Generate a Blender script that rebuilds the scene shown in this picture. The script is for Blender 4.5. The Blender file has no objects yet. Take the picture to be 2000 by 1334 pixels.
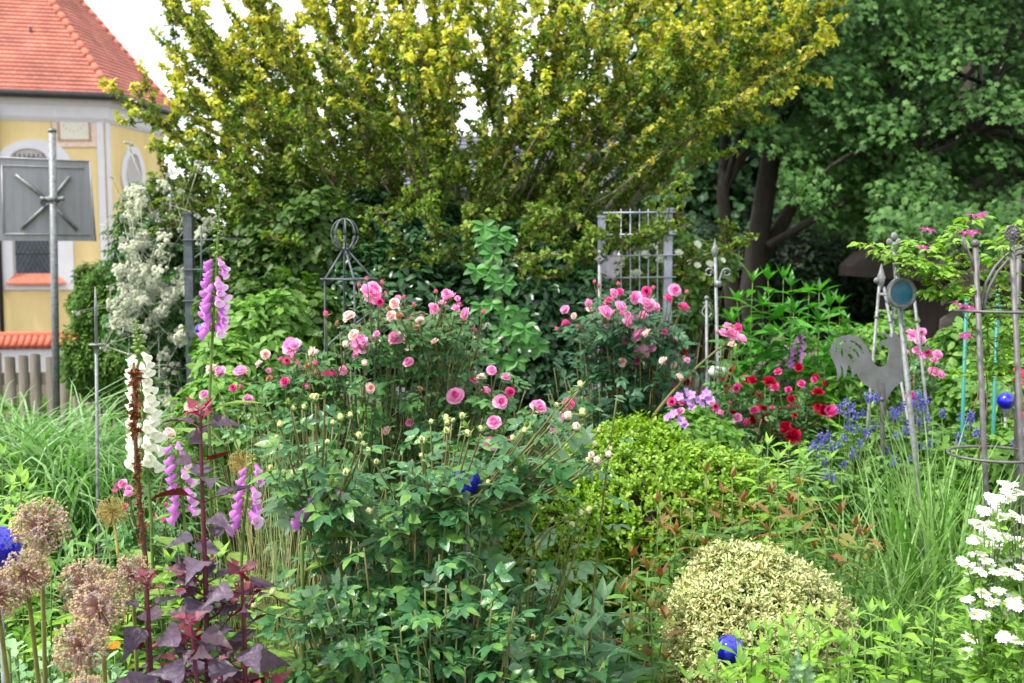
import bpy, math
import numpy as np
from mathutils import Vector, Matrix
scene = bpy.context.scene
COL = scene.collection
# ------------------------------------------------------------------ camera, sky, sun, exposure
F = 2200.0; PITCH = math.radians(4.6); EYE = 1.65
cam = bpy.data.cameras.new('camera'); cam.sensor_width = 36; cam.lens = 36*F/2000
cam.clip_start = 0.05; cam.clip_end = 3000
cam.dof.use_dof = True; cam.dof.focus_distance = 2.9; cam.dof.aperture_fstop = 5.2
camo = bpy.data.objects.new('camera', cam); COL.objects.link(camo)
camo.location = (0, 0, EYE); camo.rotation_euler = (math.radians(90)-PITCH, 0, 0)
scene.camera = camo
SUN_EL, SUN_AZ = math.radians(57), math.atan2(-0.80, -0.42)
sd = bpy.data.lights.new('sun', 'SUN'); sd.energy = 3.3; sd.angle = math.radians(3.0); sd.color = (1, .96, .88)
so = bpy.data.objects.new('sun', sd); COL.objects.link(so)
sv = Vector((math.sin(SUN_AZ)*math.cos(SUN_EL), math.cos(SUN_AZ)*math.cos(SUN_EL), math.sin(SUN_EL)))
so.rotation_euler = sv.to_track_quat('Z', 'Y').to_euler(); so.location = (0, 0, 20)
w = bpy.data.worlds.new('World'); scene.world = w; w.use_nodes = True
nt = w.node_tree; nt.nodes.clear()
def N(t, kind, **k):
    n = t.nodes.new(kind)
    for a, b in k.items():
        if a in n.inputs: n.inputs[a].default_value = b
        else: setattr(n, a, b)
    return n
sky = N(nt, 'ShaderNodeTexSky', sky_type='NISHITA', sun_disc=False, sun_elevation=SUN_EL, sun_rotation=SUN_AZ, air_density=1.0, dust_density=2.0)
tc = N(nt, 'ShaderNodeTexCoord'); mp = N(nt, 'ShaderNodeMapping'); mp.inputs['Scale'].default_value = (1.6, 1.6, 3.2)
no = N(nt, 'ShaderNodeTexNoise', Scale=2.3, Detail=6.0, Roughness=.55)
rp = N(nt, 'ShaderNodeValToRGB'); rp.color_ramp.elements[0].position = .34; rp.color_ramp.elements[1].position = .52
mx = N(nt, 'ShaderNodeMix', data_type='RGBA')
mx.inputs[7].default_value = (10.6, 10.8, 11.1, 1)
bg = N(nt, 'ShaderNodeBackground', Strength=0.1); out = N(nt, 'ShaderNodeOutputWorld')
L = nt.links.new
L(tc.outputs['Generated'], mp.inputs[0]); L(mp.outputs[0], no.inputs['Vector']); L(no.outputs[0], rp.inputs[0])
L(rp.outputs[0], mx.inputs[0]); L(sky.outputs[0], mx.inputs[6]); L(mx.outputs[2], bg.inputs[0]); L(bg.outputs[0], out.inputs[0])
scene.view_settings.view_transform = 'Standard'; scene.view_settings.look = 'None'
scene.view_settings.exposure = 1.02; scene.view_settings.gamma = 1
scene.cycles.max_bounces = 8; scene.cycles.diffuse_bounces = 4; scene.cycles.transmission_bounces = 5; scene.cycles.glossy_bounces = 3
scene.cycles.use_denoising = True

# ------------------------------------------------------------------ helpers
def at(px, py, Y):
    a = (px-1000)/F; b = (667-py)/F
    c, s = math.cos(PITCH), math.sin(PITCH)
    d = np.array([a, c+b*s, -s+b*c])
    return np.array([0, 0, EYE]) + d*(Y/d[1])
def ats(P): return np.array([at(*p) for p in P])
def gz(x, y):            # lie of the land: level garden, falling away behind
    t = np.clip((np.asarray(y, float)-10)/16, 0, 1); return -1.45*t*t*(3-2*t)
def lin(h):
    h = h.lstrip('#'); c = [int(h[i:i+2], 16)/255 for i in (0, 2, 4)]
    return tuple([x/12.92 if x <= .04045 else ((x+.055)/1.055)**2.4 for x in c]) + (1,)
def nrmz(a): return a/np.maximum(np.linalg.norm(a, axis=-1, keepdims=True), 1e-9)
class Buf:
    def __init__(s): s.v = []; s.t = []; s.m = []; s.n = 0
    def add(s, v, t, mi=0):
        v = np.asarray(v, float).reshape(-1, 3); t = np.asarray(t, int).reshape(-1, 3)
        s.v.append(v); s.t.append(t+s.n); s.m.append(np.full(len(t), mi) if np.isscalar(mi) else mi); s.n += len(v)
def to_mesh(name, buf, mats, off=(0, 0, 0), smooth=True):
    v = np.concatenate(buf.v) - np.asarray(off); t = np.concatenate(buf.t); m = np.concatenate(buf.m)
    me = bpy.data.meshes.new(name)
    me.vertices.add(len(v)); me.vertices.foreach_set('co', v.ravel())
    me.loops.add(t.size); me.loops.foreach_set('vertex_index', t.ravel().astype(np.int32))
    me.polygons.add(len(t)); me.polygons.foreach_set('loop_start', np.arange(0, t.size, 3, dtype=np.int32))
    me.polygons.foreach_set('material_index', m.astype(np.int32))
    me.polygons.foreach_set('use_smooth', np.full(len(t), smooth))
    for x in (mats if isinstance(mats, (list, tuple)) else [mats]): me.materials.append(x)
    me.update(calc_edges=True); me.validate()
    return me
WL = {}
def tag(o, label, cat, group=None, kind=None):
    o['label'] = label; o['category'] = cat
    if group: o['group'] = group
    if kind: o['kind'] = kind
    return o
def thing(name, label, cat, loc, group=None):
    o = bpy.data.objects.new(name, None); COL.objects.link(o); o.location = loc; o.empty_display_size = .1
    WL[o] = np.array(loc, float); return tag(o, label, cat, group, 'thing')
def obj(name, buf, mats, parent=None, smooth=True):
    off = WL[parent] if parent else np.zeros(3)
    o = bpy.data.objects.new(name, to_mesh(name, buf, mats, off, smooth)); COL.objects.link(o)
    if parent: o.parent = parent
    WL[o] = off; return o
def struct(name, buf, mats, smooth=False):
    o = obj(name, buf, mats, None, smooth); o['kind'] = 'structure'; return o
def inst(name, me, parent, loc, axis=(0, 0, 1), spin=0., sc=1.):
    o = bpy.data.objects.new(name, me); COL.objects.link(o); o.parent = parent
    q = Vector(axis).to_track_quat('Z', 'Y').to_matrix().to_4x4() @ Matrix.Rotation(spin, 4, 'Z')
    l = np.asarray(loc)-WL[parent]
    s = sc if isinstance(sc, (tuple, list)) else (sc, sc, sc)
    o.matrix_local = Matrix.Translation(Vector(l)) @ q @ Matrix.Diagonal((*s, 1)); return o
# --- shapes
def box(buf, lo, hi, mi=0):
    x0, y0, z0 = lo; x1, y1, z1 = hi
    v = [(x, y, z) for x in (x0, x1) for y in (y0, y1) for z in (z0, z1)]
    q = [(0, 1, 3, 2), (4, 6, 7, 5), (0, 4, 5, 1), (2, 3, 7, 6), (0, 2, 6, 4), (1, 5, 7, 3)]
    buf.add(v, [t for a, b, c, d in q for t in ((a, b, c), (a, c, d))], mi)
def prism(buf, pts, dvec, mi=0):       # planar convex-ish polygon extruded along dvec
    p = np.asarray(pts, float); n = len(p); d = np.asarray(dvec, float)
    t = [(0, i, i+1) for i in range(1, n-1)] + [(n, n+i+1, n+i) for i in range(1, n-1)]
    for i in range(n):
        j = (i+1) % n; t += [(i, n+i, j), (j, n+i, n+j)]
    buf.add(np.concatenate([p, p+d]), t, mi)
def tube(buf, pts, r, sides=6, mi=0, cap=True):
    p = np.asarray(pts, float); n = len(p); r = np.broadcast_to(np.asarray(r, float), (n,))
    tg = nrmz(np.gradient(p, axis=0)); ref = np.array([0, 0, 1.]) if abs(tg[:, 2]).mean() < .8 else np.array([1., 0, 0])
    a = nrmz(np.cross(tg, ref)); b = np.cross(tg, a)
    th = np.arange(sides)*2*math.pi/sides
    v = p[:, None]+r[:, None, None]*(np.cos(th)[None, :, None]*a[:, None]+np.sin(th)[None, :, None]*b[:, None])
    i = np.arange(n-1)[:, None]*sides; k = np.arange(sides)[None]; k2 = (k+1) % sides
    A, B, C, D = i+k, i+k2, i+sides+k2, i+sides+k
    t = np.concatenate([np.stack([A, B, C], -1).reshape(-1, 3), np.stack([A, C, D], -1).reshape(-1, 3)])
    v = v.reshape(-1, 3)
    if cap:
        m = len(v); v = np.concatenate([v, p[:1], p[-1:]]); kk = np.arange(sides); e = (n-1)*sides
        t = np.concatenate([t, np.stack([(kk+1) % sides, kk, np.full(sides, m)], -1), np.stack([e+kk, e+(kk+1) % sides, np.full(sides, m+1)], -1)])
    buf.add(v, t, mi)
def sticks(buf, p0, p1, r0, r1, sides=3, mi=0):
    p0 = np.asarray(p0, float); p1 = np.asarray(p1, float); n = len(p0)
    tg = nrmz(p1-p0); a = nrmz(np.cross(tg, tg[:, [1, 2, 0]]+.013)); b = np.cross(tg, a)
    th = np.arange(sides)*2*math.pi/sides
    ring = np.cos(th)[None, :, None]*a[:, None]+np.sin(th)[None, :, None]*b[:, None]
    v = np.concatenate([p0[:, None]+ring*np.broadcast_to(r0, (n,))[:, None, None], p1[:, None]+ring*np.broadcast_to(r1, (n,))[:, None, None]], 1)
    k = np.arange(sides); k2 = (k+1) % sides
    t = np.concatenate([np.stack([k, k2, sides+k2], -1), np.stack([k, sides+k2, sides+k], -1)])
    buf.add(v.reshape(-1, 3), (t[None]+(np.arange(n)*2*sides)[:, None, None]), mi)
def lathe(buf, prof, loc=(0, 0, 0), axis=(0, 0, 1), sides=16, mi=0):
    p = np.asarray(prof, float); th = np.arange(sides)*2*math.pi/sides
    M = np.array(Vector(axis).to_track_quat('Z', 'Y').to_matrix())
    v = np.stack([p[:, 0, None]*np.cos(th), p[:, 0, None]*np.sin(th), np.repeat(p[:, 1, None], sides, 1)], -1).reshape(-1, 3) @ M.T + np.asarray(loc)
    n = len(p); i = np.arange(n-1)[:, None]*sides; k = np.arange(sides)[None]; k2 = (k+1) % sides
    A, B, C, D = i+k, i+k2, i+sides+k2, i+sides+k
    buf.add(v, np.concatenate([np.stack([A, B, C], -1).reshape(-1, 3), np.stack([A, C, D], -1).reshape(-1, 3)]), mi)
def ball(buf, c, r, mi=0, seg=20):
    a = np.linspace(0, math.pi, seg//2+1); r3 = np.broadcast_to(np.asarray(r, float), (3,))
    b = Buf(); lathe(b, np.stack([np.sin(a)+1e-5, -np.cos(a)], -1), sides=seg)
    buf.add(b.v[0]*r3+np.asarray(c), b.t[0], mi)
def torus(buf, c, R, r, axis=(0, 0, 1), n=32, sides=8, mi=0, a0=0, a1=2*math.pi):
    M = np.array(Vector(axis).to_track_quat('Z', 'Y').to_matrix()); t = np.linspace(a0, a1, n+1)
    tube(buf, np.stack([R*np.cos(t), R*np.sin(t), 0*t], -1) @ M.T+np.asarray(c), r, sides, mi)
def bez(p0, p1, p2, n=8):
    t = np.linspace(0, 1, n)[:, None]; return (1-t)**2*np.asarray(p0)+2*t*(1-t)*np.asarray(p1)+t*t*np.asarray(p2)
# --- leaves
def T_leaf(prof, fold=.3, curl=.15):
    v = [(0, 0, 0)]; t = []
    for u, h in prof: v += [(u, -h, fold*h), (u, 0, 0), (u, h, fold*h)]
    v.append((1, 0, 0)); e = len(v)-1; k = len(prof)
    t += [(0, 1, 2), (0, 2, 3)]
    for i in range(k-1):
        r, m, l = 1+3*i, 2+3*i, 3+3*i
        t += [(m, r, r+3), (m, r+3, m+3), (l, m, m+3), (l, m+3, l+3)]
    r, m, l = e-3, e-2, e-1
    t += [(m, r, e), (l, m, e)]
    v = np.array(v, float); return v, np.array(t), curl
LEAF = T_leaf([(.22, .38), (.5, .5), (.8, .27)], .3, .18)
LANCE = T_leaf([(.2, .36), (.45, .5), (.75, .26)], .35, .35)
SMALL = T_leaf([(.55, .5)], .35, .1)
ROUND = T_leaf([(.3, .46), (.62, .5), (.88, .28)], .25, .12)
def T_comp(n=2, size=.38):            # pinnate rose leaf
    V = []; Tt = []; c = 0
    lf, tt, _ = T_leaf([(.18, .3), (.45, .5), (.75, .33)], .3)
    spots = [(.58, 0, 0.0, 1.05)]
    for i in range(n): spots += [(.55-.27*i, s, s*1.05, .95-.12*i) for s in (1, -1)]
    for u0, s, ang, k in spots:
        v = lf.copy(); L0 = size*k; x = v[:, 0]*L0; y = v[:, 1]*L0*.6; z = v[:, 2]*L0*.6 - .25*L0*v[:, 0]**2
        V.append(np.stack([u0+x*math.cos(ang)-y*math.sin(ang), x*math.sin(ang)+y*math.cos(ang), z], -1)); Tt.append(tt+c); c += len(v)
    rr = np.array([(0, -.008, 0), (0, .008, 0), (.62, .005, 0), (.62, -.005, 0)]); V.append(rr); Tt.append(np.array([(0, 3, 2), (0, 2, 1)])+c)
    return np.concatenate(V), np.concatenate(Tt), .25
COMP = T_comp(2)
def T_lobes(lobes, r0=.42, petiole=0.0):
    pts = []
    for i, (a, r) in enumerate(lobes):
        pts.append((r*math.cos(a), r*math.sin(a)))
        if i < len(lobes)-1:
            am = (a+lobes[i+1][0])/2; rm = r0*min(r, lobes[i+1][1])*1.25; pts.append((rm*math.cos(am), rm*math.sin(am)))
    P = np.array([(0., 0.)]+pts); z = -.22*(P**2).sum(1); k = len(pts)
    return np.concatenate([P, z[:, None]], 1), np.array([(0, i, i+1) for i in range(1, k)]+[(0, k, 1)]), .1
D = math.radians
MAPLE = T_lobes([(D(-115), .55), (D(-60), .85), (D(0), 1.), (D(60), .85), (D(115), .55)], .58)
ORACH = (np.array([(0, 0, 0), (.02, -.30, .05), (.14, -.50, .13), (.3, -.42, .05), (.36, -.34, .09), (.55, -.27, .02), (.62, -.19, .05), (.82, -.1, 0),
                   (1, 0, -.03), (.82, .1, .02), (.62, .19, .06), (.55, .27, .03), (.36, .34, .1), (.3, .42, .06), (.14, .50, .14), (.02, .30, .05), (.32, 0, -.05), (.65, 0, -.06)]),
         np.array([(0, 1, 16), (1, 2, 16), (2, 3, 16), (3, 4, 16), (4, 5, 16), (5, 17, 16), (5, 6, 17), (6, 7, 17), (7, 8, 17), (8, 9, 17), (9, 10, 17), (10, 11, 17), (11, 16, 17), (11, 12, 16), (12, 13, 16), (13, 14, 16), (14, 15, 16), (15, 0, 16)]), .25)
def leaves(buf, tm, pos, axis, nrm, Ln, Wd, mi=0, droop=1.):
    pos = np.asarray(pos, float); n = len(pos)
    if n == 0: return
    axis = nrmz(np.asarray(axis, float)); side = nrmz(np.cross(np.asarray(nrm, float), axis)); up = np.cross(axis, side)
    v, t, curl = tm
    Ln = np.broadcast_to(Ln, (n,))[:, None, None]; Wd = np.broadcast_to(Wd, (n,))[:, None, None]; dr = np.broadcast_to(droop, (n,))[:, None, None]
    u = v[None, :, 0, None]
    P = pos[:, None]+axis[:, None]*u*Ln+side[:, None]*v[None, :, 1, None]*Wd+up[:, None]*(v[None, :, 2, None]*Wd-curl*u*u*Ln*dr)
    buf.add(P.reshape(-1, 3), t[None]+(np.arange(n)*len(v))[:, None, None], mi)
def rdir(g, n): return nrmz(g.normal(size=(n, 3)))
def lumps(g, d, amp=.14, k=7):
    s = 0
    for _ in range(k):
        s = s+np.sin((d @ (g.normal(size=3)*3.2))+g.uniform(0, 6.3))
    return 1+amp*s/math.sqrt(k)
def blob_pts(g, blobs, n, shell=.7, amp=.14):
    C = np.array([b[0] for b in blobs]); R = np.array([np.broadcast_to(b[1], (3,)) for b in blobs])
    wt = (R[:, 0]*R[:, 2]+R[:, 0]*R[:, 1]+R[:, 1]*R[:, 2]); k = g.choice(len(blobs), n, p=wt/wt.sum())
    d = rdir(g, n); lp = np.ones(n)
    for j in range(len(blobs)):
        q = k == j; lp[q] = lumps(g, d[q], amp)
    r = (shell+(1-shell)*g.random(n)**.6)*lp
    p = C[k]+d*R[k]*r[:, None]; nn = nrmz(d/R[k]); return p, nn
def blob_leaves(buf, g, tm, blobs, n, Ln, Wd, shell=.7, amp=.14, up=.5, rnd=.7, mi=0, droop=1., zmin=0.03):
    p, d = blob_pts(g, blobs, n, shell, amp); q = p[:, 2] > zmin; p, d = p[q], d[q]; n = len(p)
    nr = nrmz(d*.8+np.array([0, 0, up])+g.normal(size=(n, 3))*rnd*.5)
    ax = g.normal(size=(n, 3))*.8+d*.6+np.array([0, 0, .1]); ax = ax-nr*(ax*nr).sum(1)[:, None]
    s = g.uniform(.65, 1.25, n); leaves(buf, tm, p, ax, nr, Ln*s, Wd*s, mi, droop)
# --- materials
def base_mat(name):
    m = bpy.data.materials.new(name); m.use_nodes = True; t = m.node_tree; t.nodes.clear()
    o = N(t, 'ShaderNodeOutputMaterial'); b = N(t, 'ShaderNodeBsdfPrincipled'); t.links.new(b.outputs[0], o.inputs[0]); return m, t, b, o
def ramp(t, cols, interp='LINEAR'):
    r = N(t, 'ShaderNodeValToRGB'); r.color_ramp.interpolation = interp; e = r.color_ramp.elements
    while len(e) < len(cols): e.new(.5)
    for i, c in enumerate(cols): e[i].position = i/max(1, len(cols)-1); e[i].color = lin(c) if isinstance(c, str) else c
    return r
def leaf_mat(name, cols, under=None, rough=.5, trans=.35, spec=.35, vs=2.5, vamp=.35, bump=0.):
    m, t, b, o = base_mat(name); Lk = t.links.new
    g = N(t, 'ShaderNodeNewGeometry'); r = ramp(t, cols); Lk(g.outputs['Random Per Island'], r.inputs[0])
    c = N(t, 'ShaderNodeTexCoord'); n1 = N(t, 'ShaderNodeTexNoise', Scale=vs, Detail=2.0); Lk(c.outputs['Object'], n1.inputs['Vector'])
    n2 = N(t, 'ShaderNodeTexNoise', Scale=90.0, Detail=2.0); Lk(c.outputs['Object'], n2.inputs['Vector'])
    ad = N(t, 'ShaderNodeMath', operation='ADD'); Lk(n1.outputs[0], ad.inputs[0]); Lk(n2.outputs[0], ad.inputs[1])
    mr = N(t, 'ShaderNodeMapRange'); mr.inputs[1].default_value = .65; mr.inputs[2].default_value = 1.35; mr.inputs[3].default_value = 1-vamp; mr.inputs[4].default_value = 1+vamp
    Lk(ad.outputs[0], mr.inputs[0])
    hs = N(t, 'ShaderNodeHueSaturation'); Lk(mr.outputs[0], hs.inputs['Value']); Lk(r.outputs[0], hs.inputs['Color'])
    col = hs.outputs[0]
    if under:
        mi = N(t, 'ShaderNodeMix', data_type='RGBA'); Lk(g.outputs['Backfacing'], mi.inputs[0]); Lk(col, mi.inputs[6]); mi.inputs[7].default_value = lin(under); col = mi.outputs[2]
    Lk(col, b.inputs['Base Color']); b.inputs['Roughness'].default_value = rough; b.inputs['Specular IOR Level'].default_value = spec
    if bump:
        bp = N(t, 'ShaderNodeBump', Strength=bump, Distance=.004); Lk(n2.outputs[0], bp.inputs['Height']); Lk(bp.outputs[0], b.inputs['Normal'])
    tr = N(t, 'ShaderNodeBsdfTranslucent'); h2 = N(t, 'ShaderNodeHueSaturation', Saturation=1.12, Value=1.5); Lk(col, h2.inputs['Color']); Lk(h2.outputs[0], tr.inputs[0])
    ms = N(t, 'ShaderNodeMixShader'); ms.inputs[0].default_value = trans
    Lk(b.outputs[0], ms.inputs[1]); Lk(tr.outputs[0], ms.inputs[2]); Lk(ms.outputs[0], o.inputs[0]); return m
def mat(name, col, rough=.6, metal=0., spec=.5, var=.15, scale=8., bump=0., col2=None, stretch=(1, 1, 1)):
    m, t, b, o = base_mat(name); Lk = t.links.new
    c = N(t, 'ShaderNodeTexCoord'); mpn = N(t, 'ShaderNodeMapping'); mpn.inputs['Scale'].default_value = stretch; Lk(c.outputs['Object'], mpn.inputs[0])
    n = N(t, 'ShaderNodeTexNoise', Scale=scale, Detail=6.0, Roughness=.6); Lk(mpn.outputs[0], n.inputs['Vector'])
    a = np.array(lin(col)[:3]); c2 = np.array(lin(col2)[:3]) if col2 else a*(1-2*var)
    r = ramp(t, [tuple(c2)+(1,), tuple(np.minimum(a*(1+var), 1))+(1,)]); r.color_ramp.elements[0].position = .3; r.color_ramp.elements[1].position = .7
    Lk(n.outputs[0], r.inputs[0]); Lk(r.outputs[0], b.inputs['Base Color'])
    b.inputs['Roughness'].default_value = rough; b.inputs['Metallic'].default_value = metal; b.inputs['Specular IOR Level'].default_value = spec
    if bump:
        bp = N(t, 'ShaderNodeBump', Strength=bump, Distance=.01); Lk(n.outputs[0], bp.inputs['Height']); Lk(bp.outputs[0], b.inputs['Normal'])
    return m
M = {}
M['bark'] = mat('bark', '#8a8070', .9, var=.3, scale=30, bump=.6, stretch=(1, 1, .3))
M['bark_dark'] = mat('bark_dark', '#39322b', .9, var=.3, scale=14, bump=.6, stretch=(1, 1, .25))
M['twig'] = mat('twig', '#6b5a3c', .85, var=.25, scale=30)
M['stem'] = mat('stem', '#5f7a36', .6, var=.2, scale=20)
M['stem_red'] = mat('stem_red', '#6a5a34', .6, var=.3, scale=14, col2='#48602c')
M['zinc'] = mat('zinc', '#878d92', .55, .3, var=.14, scale=40, col2='#666460', bump=.3)
M['iron'] = mat('iron', '#6d6a6b', .6, .35, var=.2, scale=30)
M['iron_dark'] = mat('iron_dark', '#5a6066', .6, .4, var=.2, scale=30)
M['cobalt'] = mat('cobalt', '#1414b4', .06, .0, 1.0, var=.3, scale=22, col2='#0a0a70')
M['soil'] = mat('soil', '#3b3021', .95, var=.35, scale=3, bump=.8, col2='#33391b')
# ------------------------------------------------------------------ ground
def grid_ground():
    b = Buf(); xs = np.concatenate([np.linspace(-400, -20, 12), np.linspace(-18, 18, 37), np.linspace(20, 400, 12)])
    ys = np.concatenate([[-60, -20], np.linspace(-6, 34, 61), np.linspace(38, 800, 16)])
    X, Y = np.meshgrid(xs, ys); Z = gz(X, Y)+.02*np.sin(X*3.1)*np.cos(Y*2.3)
    n, k = X.shape; i = (np.arange(n-1)[:, None]*k+np.arange(k-1)[None]).ravel()
    b.add(np.stack([X, Y, Z], -1).reshape(-1, 3), np.concatenate([np.stack([i, i+1, i+k+1], -1), np.stack([i, i+k+1, i+k], -1)])); return b
struct('ground', grid_ground(), M['soil'], True)

# ------------------------------------------------------------------ church
def church():
    t = thing('church', 'yellow plastered church with white trim and steep red tiled roof', 'church', (-17, 38, -1.45))
    wallm = mat('plaster_yellow', '#e8d29a', .9, var=.04, scale=1.1, col2='#d8be80', stretch=(1, 1, .35)); white = mat('plaster_white', '#dcdce0', .85, var=.03, scale=4)
    grey = mat('niche_shade_grey', '#b9b5b2', .9, var=.04, scale=4); dark = mat('gutter_metal', '#454446', .5, .4, var=.15)
    red = mat('sill_tile', '#c4705a', .8, var=.15, scale=9); glass = mat('leaded_glass', '#46525a', .25, .1, .6, var=.25, scale=3)
    tilm = []
    for nm, c1, c2 in (('roof_tile', '#bf7a6a', '#b06a5a'), ('hip_tile', '#c0573a', '#a84c34')):
        m, tt, bb, oo = base_mat(nm); Lk = tt.links.new
        uv = N(tt, 'ShaderNodeUVMap'); br = N(tt, 'ShaderNodeTexBrick', Scale=1.0, offset=.5)
        br.inputs['Color1'].default_value = lin(c1); br.inputs['Color2'].default_value = lin(c2); br.inputs['Mortar'].default_value = lin('#8e4a3e')
        br.inputs['Mortar Size'].default_value = .008; br.inputs['Brick Width'].default_value = .18; br.inputs['Row Height'].default_value = .19
        c = N(tt, 'ShaderNodeTexCoord'); n = N(tt, 'ShaderNodeTexNoise', Scale=1.3, Detail=5.0); Lk(c.outputs['Object'], n.inputs['Vector'])
        mi = N(tt, 'ShaderNodeMix', data_type='RGBA', blend_type='MULTIPLY'); mi.inputs[0].default_value = .6
        r = ramp(tt, ['#8c7f78', '#d8c8c0', '#ffffff']); r.color_ramp.elements[0].position = .3; r.color_ramp.elements[1].position = .5; r.color_ramp.elements[2].position = .7
        Lk(n.outputs[0], r.inputs[0]); Lk(uv.outputs[0], br.inputs['Vector']); Lk(br.outputs[0], mi.inputs[6]); Lk(r.outputs[0], mi.inputs[7]); Lk(mi.outputs[2], bb.inputs['Base Color'])
        bb.inputs['Roughness'].default_value = .8; tilm.append(m)
    zb, ze = -1.6, 6.05
    P0, P1, P2, P3 = [np.array([*at(px, 490, Y)[:2], 0]) for px, Y in ((-700, 31.5), (212, 35.0), (326, 39.2), (300, 45))]
    up = np.array([0, 0, 1.])
    def out(a, b): d = nrmz(b-a); return np.array([d[1], -d[0], 0])
    n1, n2 = out(P0, P1), out(P1, P2)
    b = Buf()
    for a, c in ((P0, P1), (P1, P2), (P2, P3)):
        b.add([a+up*zb, c+up*zb, c+up*ze, a+up*ze], [(0, 1, 2), (0, 2, 3)])
    Pb = P0+np.array([0, 14, 0]); b.add([P3+up*zb, Pb+up*zb, Pb+up*ze, P3+up*ze, P0+up*zb, P0+up*ze], [(0, 1, 2), (0, 2, 3), (1, 4, 5), (1, 5, 2)])
    obj('wall', b, wallm, t, False)
    def face_pt(a, b_, n, px, z, dn):     # point on a wall face under pixel column px
        d = b_-a; k = (px-1000)/F
        s = (k*a[1]-a[0])/(d[0]-k*d[1]); p = a+d*s+n*dn; p = p.copy(); p[2] = z; return p
    def zpy(px, py, a, b_, n):
        p = face_pt(a, b_, n, px, 0, 0); return at(px, py, p[1])[2]
    f1 = lambda px, py, dn=0.: face_pt(P0, P1, n1, px, zpy(px, py, P0, P1, n1), dn)
    f2 = lambda px, py, dn=0.: face_pt(P1, P2, n2, px, zpy(px, py, P1, P2, n2), dn)
    def plate(f, pts, dn, th, mat_, nm, parent=t):
        bb = Buf(); p = np.array([f(x, y, dn) for x, y in pts]); nn = (n1 if f is f1 else n2)*th
        c = p.mean(0); k = len(p); q = np.concatenate([p, p+nn, [c+nn]])
        tr = [(k+i, k+(i+1) % k, 2*k) for i in range(k)]
        tr += [x for i in range(k) for x in ((i, (i+1) % k, k+i), ((i+1) % k, k+(i+1) % k, k+i))]
        bb.add(q, tr); return obj(nm, bb, mat_, parent, False)
    def ring(f, outer, inner, dn, th, mat_, nm):
        bb = Buf(); nn = (n1 if f is f1 else n2)*th; o = np.array([f(x, y, dn) for x, y in outer]); i_ = np.array([f(x, y, dn) for x, y in inner]); k = len(o)
        v = np.concatenate([o+nn, i_+nn, o, i_-nn*6]); tr = []
        for i in range(k):
            j = (i+1) % k; tr += [(i, j, k+j), (i, k+j, k+i), (2*k+i, i, j), (2*k+i, j, 2*k+j), (k+i, k+j, 3*k+j), (k+i, 3*k+j, 3*k+i)]
        bb.add(v, tr); return obj(nm, bb, mat_, t, False)
    # corner pilasters and cornice
    bb = Buf()
    for f, x0, x1 in ((f1, 198, 211.5), (f2, 213, 222)):
        bb.add([f(x0, 222, .03), f(x1, 222, .03), f(x1+2, 700, .03), f(x0+2, 700, .03)], [(0, 2, 1), (0, 3, 2)])
    obj('corner_pilaster', bb, white, t, False)
    bb = Buf(); h = [(0.02, -.75), (.10, -.62), (.16, -.3), (.38, -.02)]
    def eave_rail(prof, z0):
        ds = []
        for k, P in enumerate((P0, P1, P2, P3)):
            ns = [n for n in ((n1,), (n1, n2), (n2, out(P2, P3)), (out(P2, P3),))[k]]
            m_ = nrmz(sum(ns)); m_ = m_/max(.3, (m_ @ ns[0])); ds.append([P+m_*o+up*(z0+z) for o, z in prof])
        return np.array(ds)
    v = eave_rail(h, ze+.26)
    for a in range(3):
        for k in range(len(h)-1): bb.add([v[a, k], v[a+1, k], v[a+1, k+1], v[a, k+1]], [(0, 1, 2), (0, 2, 3)])
    obj('cornice', bb, white, t, False)
    g = eave_rail([(.50, 0)], ze+.26)[:, 0]; bb = Buf(); tube(bb, g, .12, 8); obj('gutter', bb, dark, t)
    bb = Buf(); dpt = f1(3, 200, .12); dl = dpt.copy(); dl[2] = zb
    tube(bb, [dpt+np.array([0, 0, -.1])+n1*.3, dpt+np.array([0, 0, -.5]), dl], .075, 8); obj('downpipe', bb, dark, t)
    # roof : courses of tiles on the two faces in view
    er = eave_rail([(.44, .06)], ze+.26)[:, 0]
    A0 = at(-75, -266, 40.); A1 = A0+np.array([-14, -2.2, 0])
    def slope(E0, E1, T0, T1, nc, nm):
        ht = np.linalg.norm((T1-E1)); vv = []; tr = []; uvs = []
        side = nrmz(np.cross(E1-E0, T1-E1)); le = np.linalg.norm(E1-E0)
        for i in range(nc):
            s0, s1 = i/nc, (i+1)/nc
            a, c = E0+(T0-E0)*s0, E1+(T1-E1)*s0; d, e = E0+(T0-E0)*s1, E1+(T1-E1)*s1
            k = len(vv); vv += [a, c, c+side*.035, a+side*.035, e, d]
            tr += [(k, k+1, k+2), (k, k+2, k+3), (k+3, k+2, k+4), (k+3, k+4, k+5)]
            base = (a-E0) @ nrmz(E1-E0); v0 = i*.19+.005
            uv = [(base, v0), (base+np.linalg.norm(c-a), v0), (base+np.linalg.norm(c-a), v0+.01), (base, v0+.01), ((e-E0) @ nrmz(E1-E0), v0+.185), ((d-E0) @ nrmz(E1-E0), v0+.185)]
            for x in tr[-4:]: uvs += [uv[y-k] for y in x]
        bb = Buf(); bb.add(vv, tr); o = obj(nm, bb, tilm[0], t, False)
        ul = o.data.uv_layers.new(name='UVMap'); ul.data.foreach_set('uv', np.array(uvs, float).ravel()); return o
    slope(er[0], er[1], A1, A0, 62, 'roof'); slope(er[1], er[2], A0, A0, 62, 'roof'); slope(er[2], er[3], A0, A0, 30, 'roof')
    hipb = Buf()
    for E in (er[1], er[2]):
        d = A0-E; n = 34
        for i in range(n):
            tube(hipb, [E+d*(i/n), E+d*((i+1.1)/n)], [.13, .10], 8)
    obj('hip_tiles', hipb, red, t)
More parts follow.
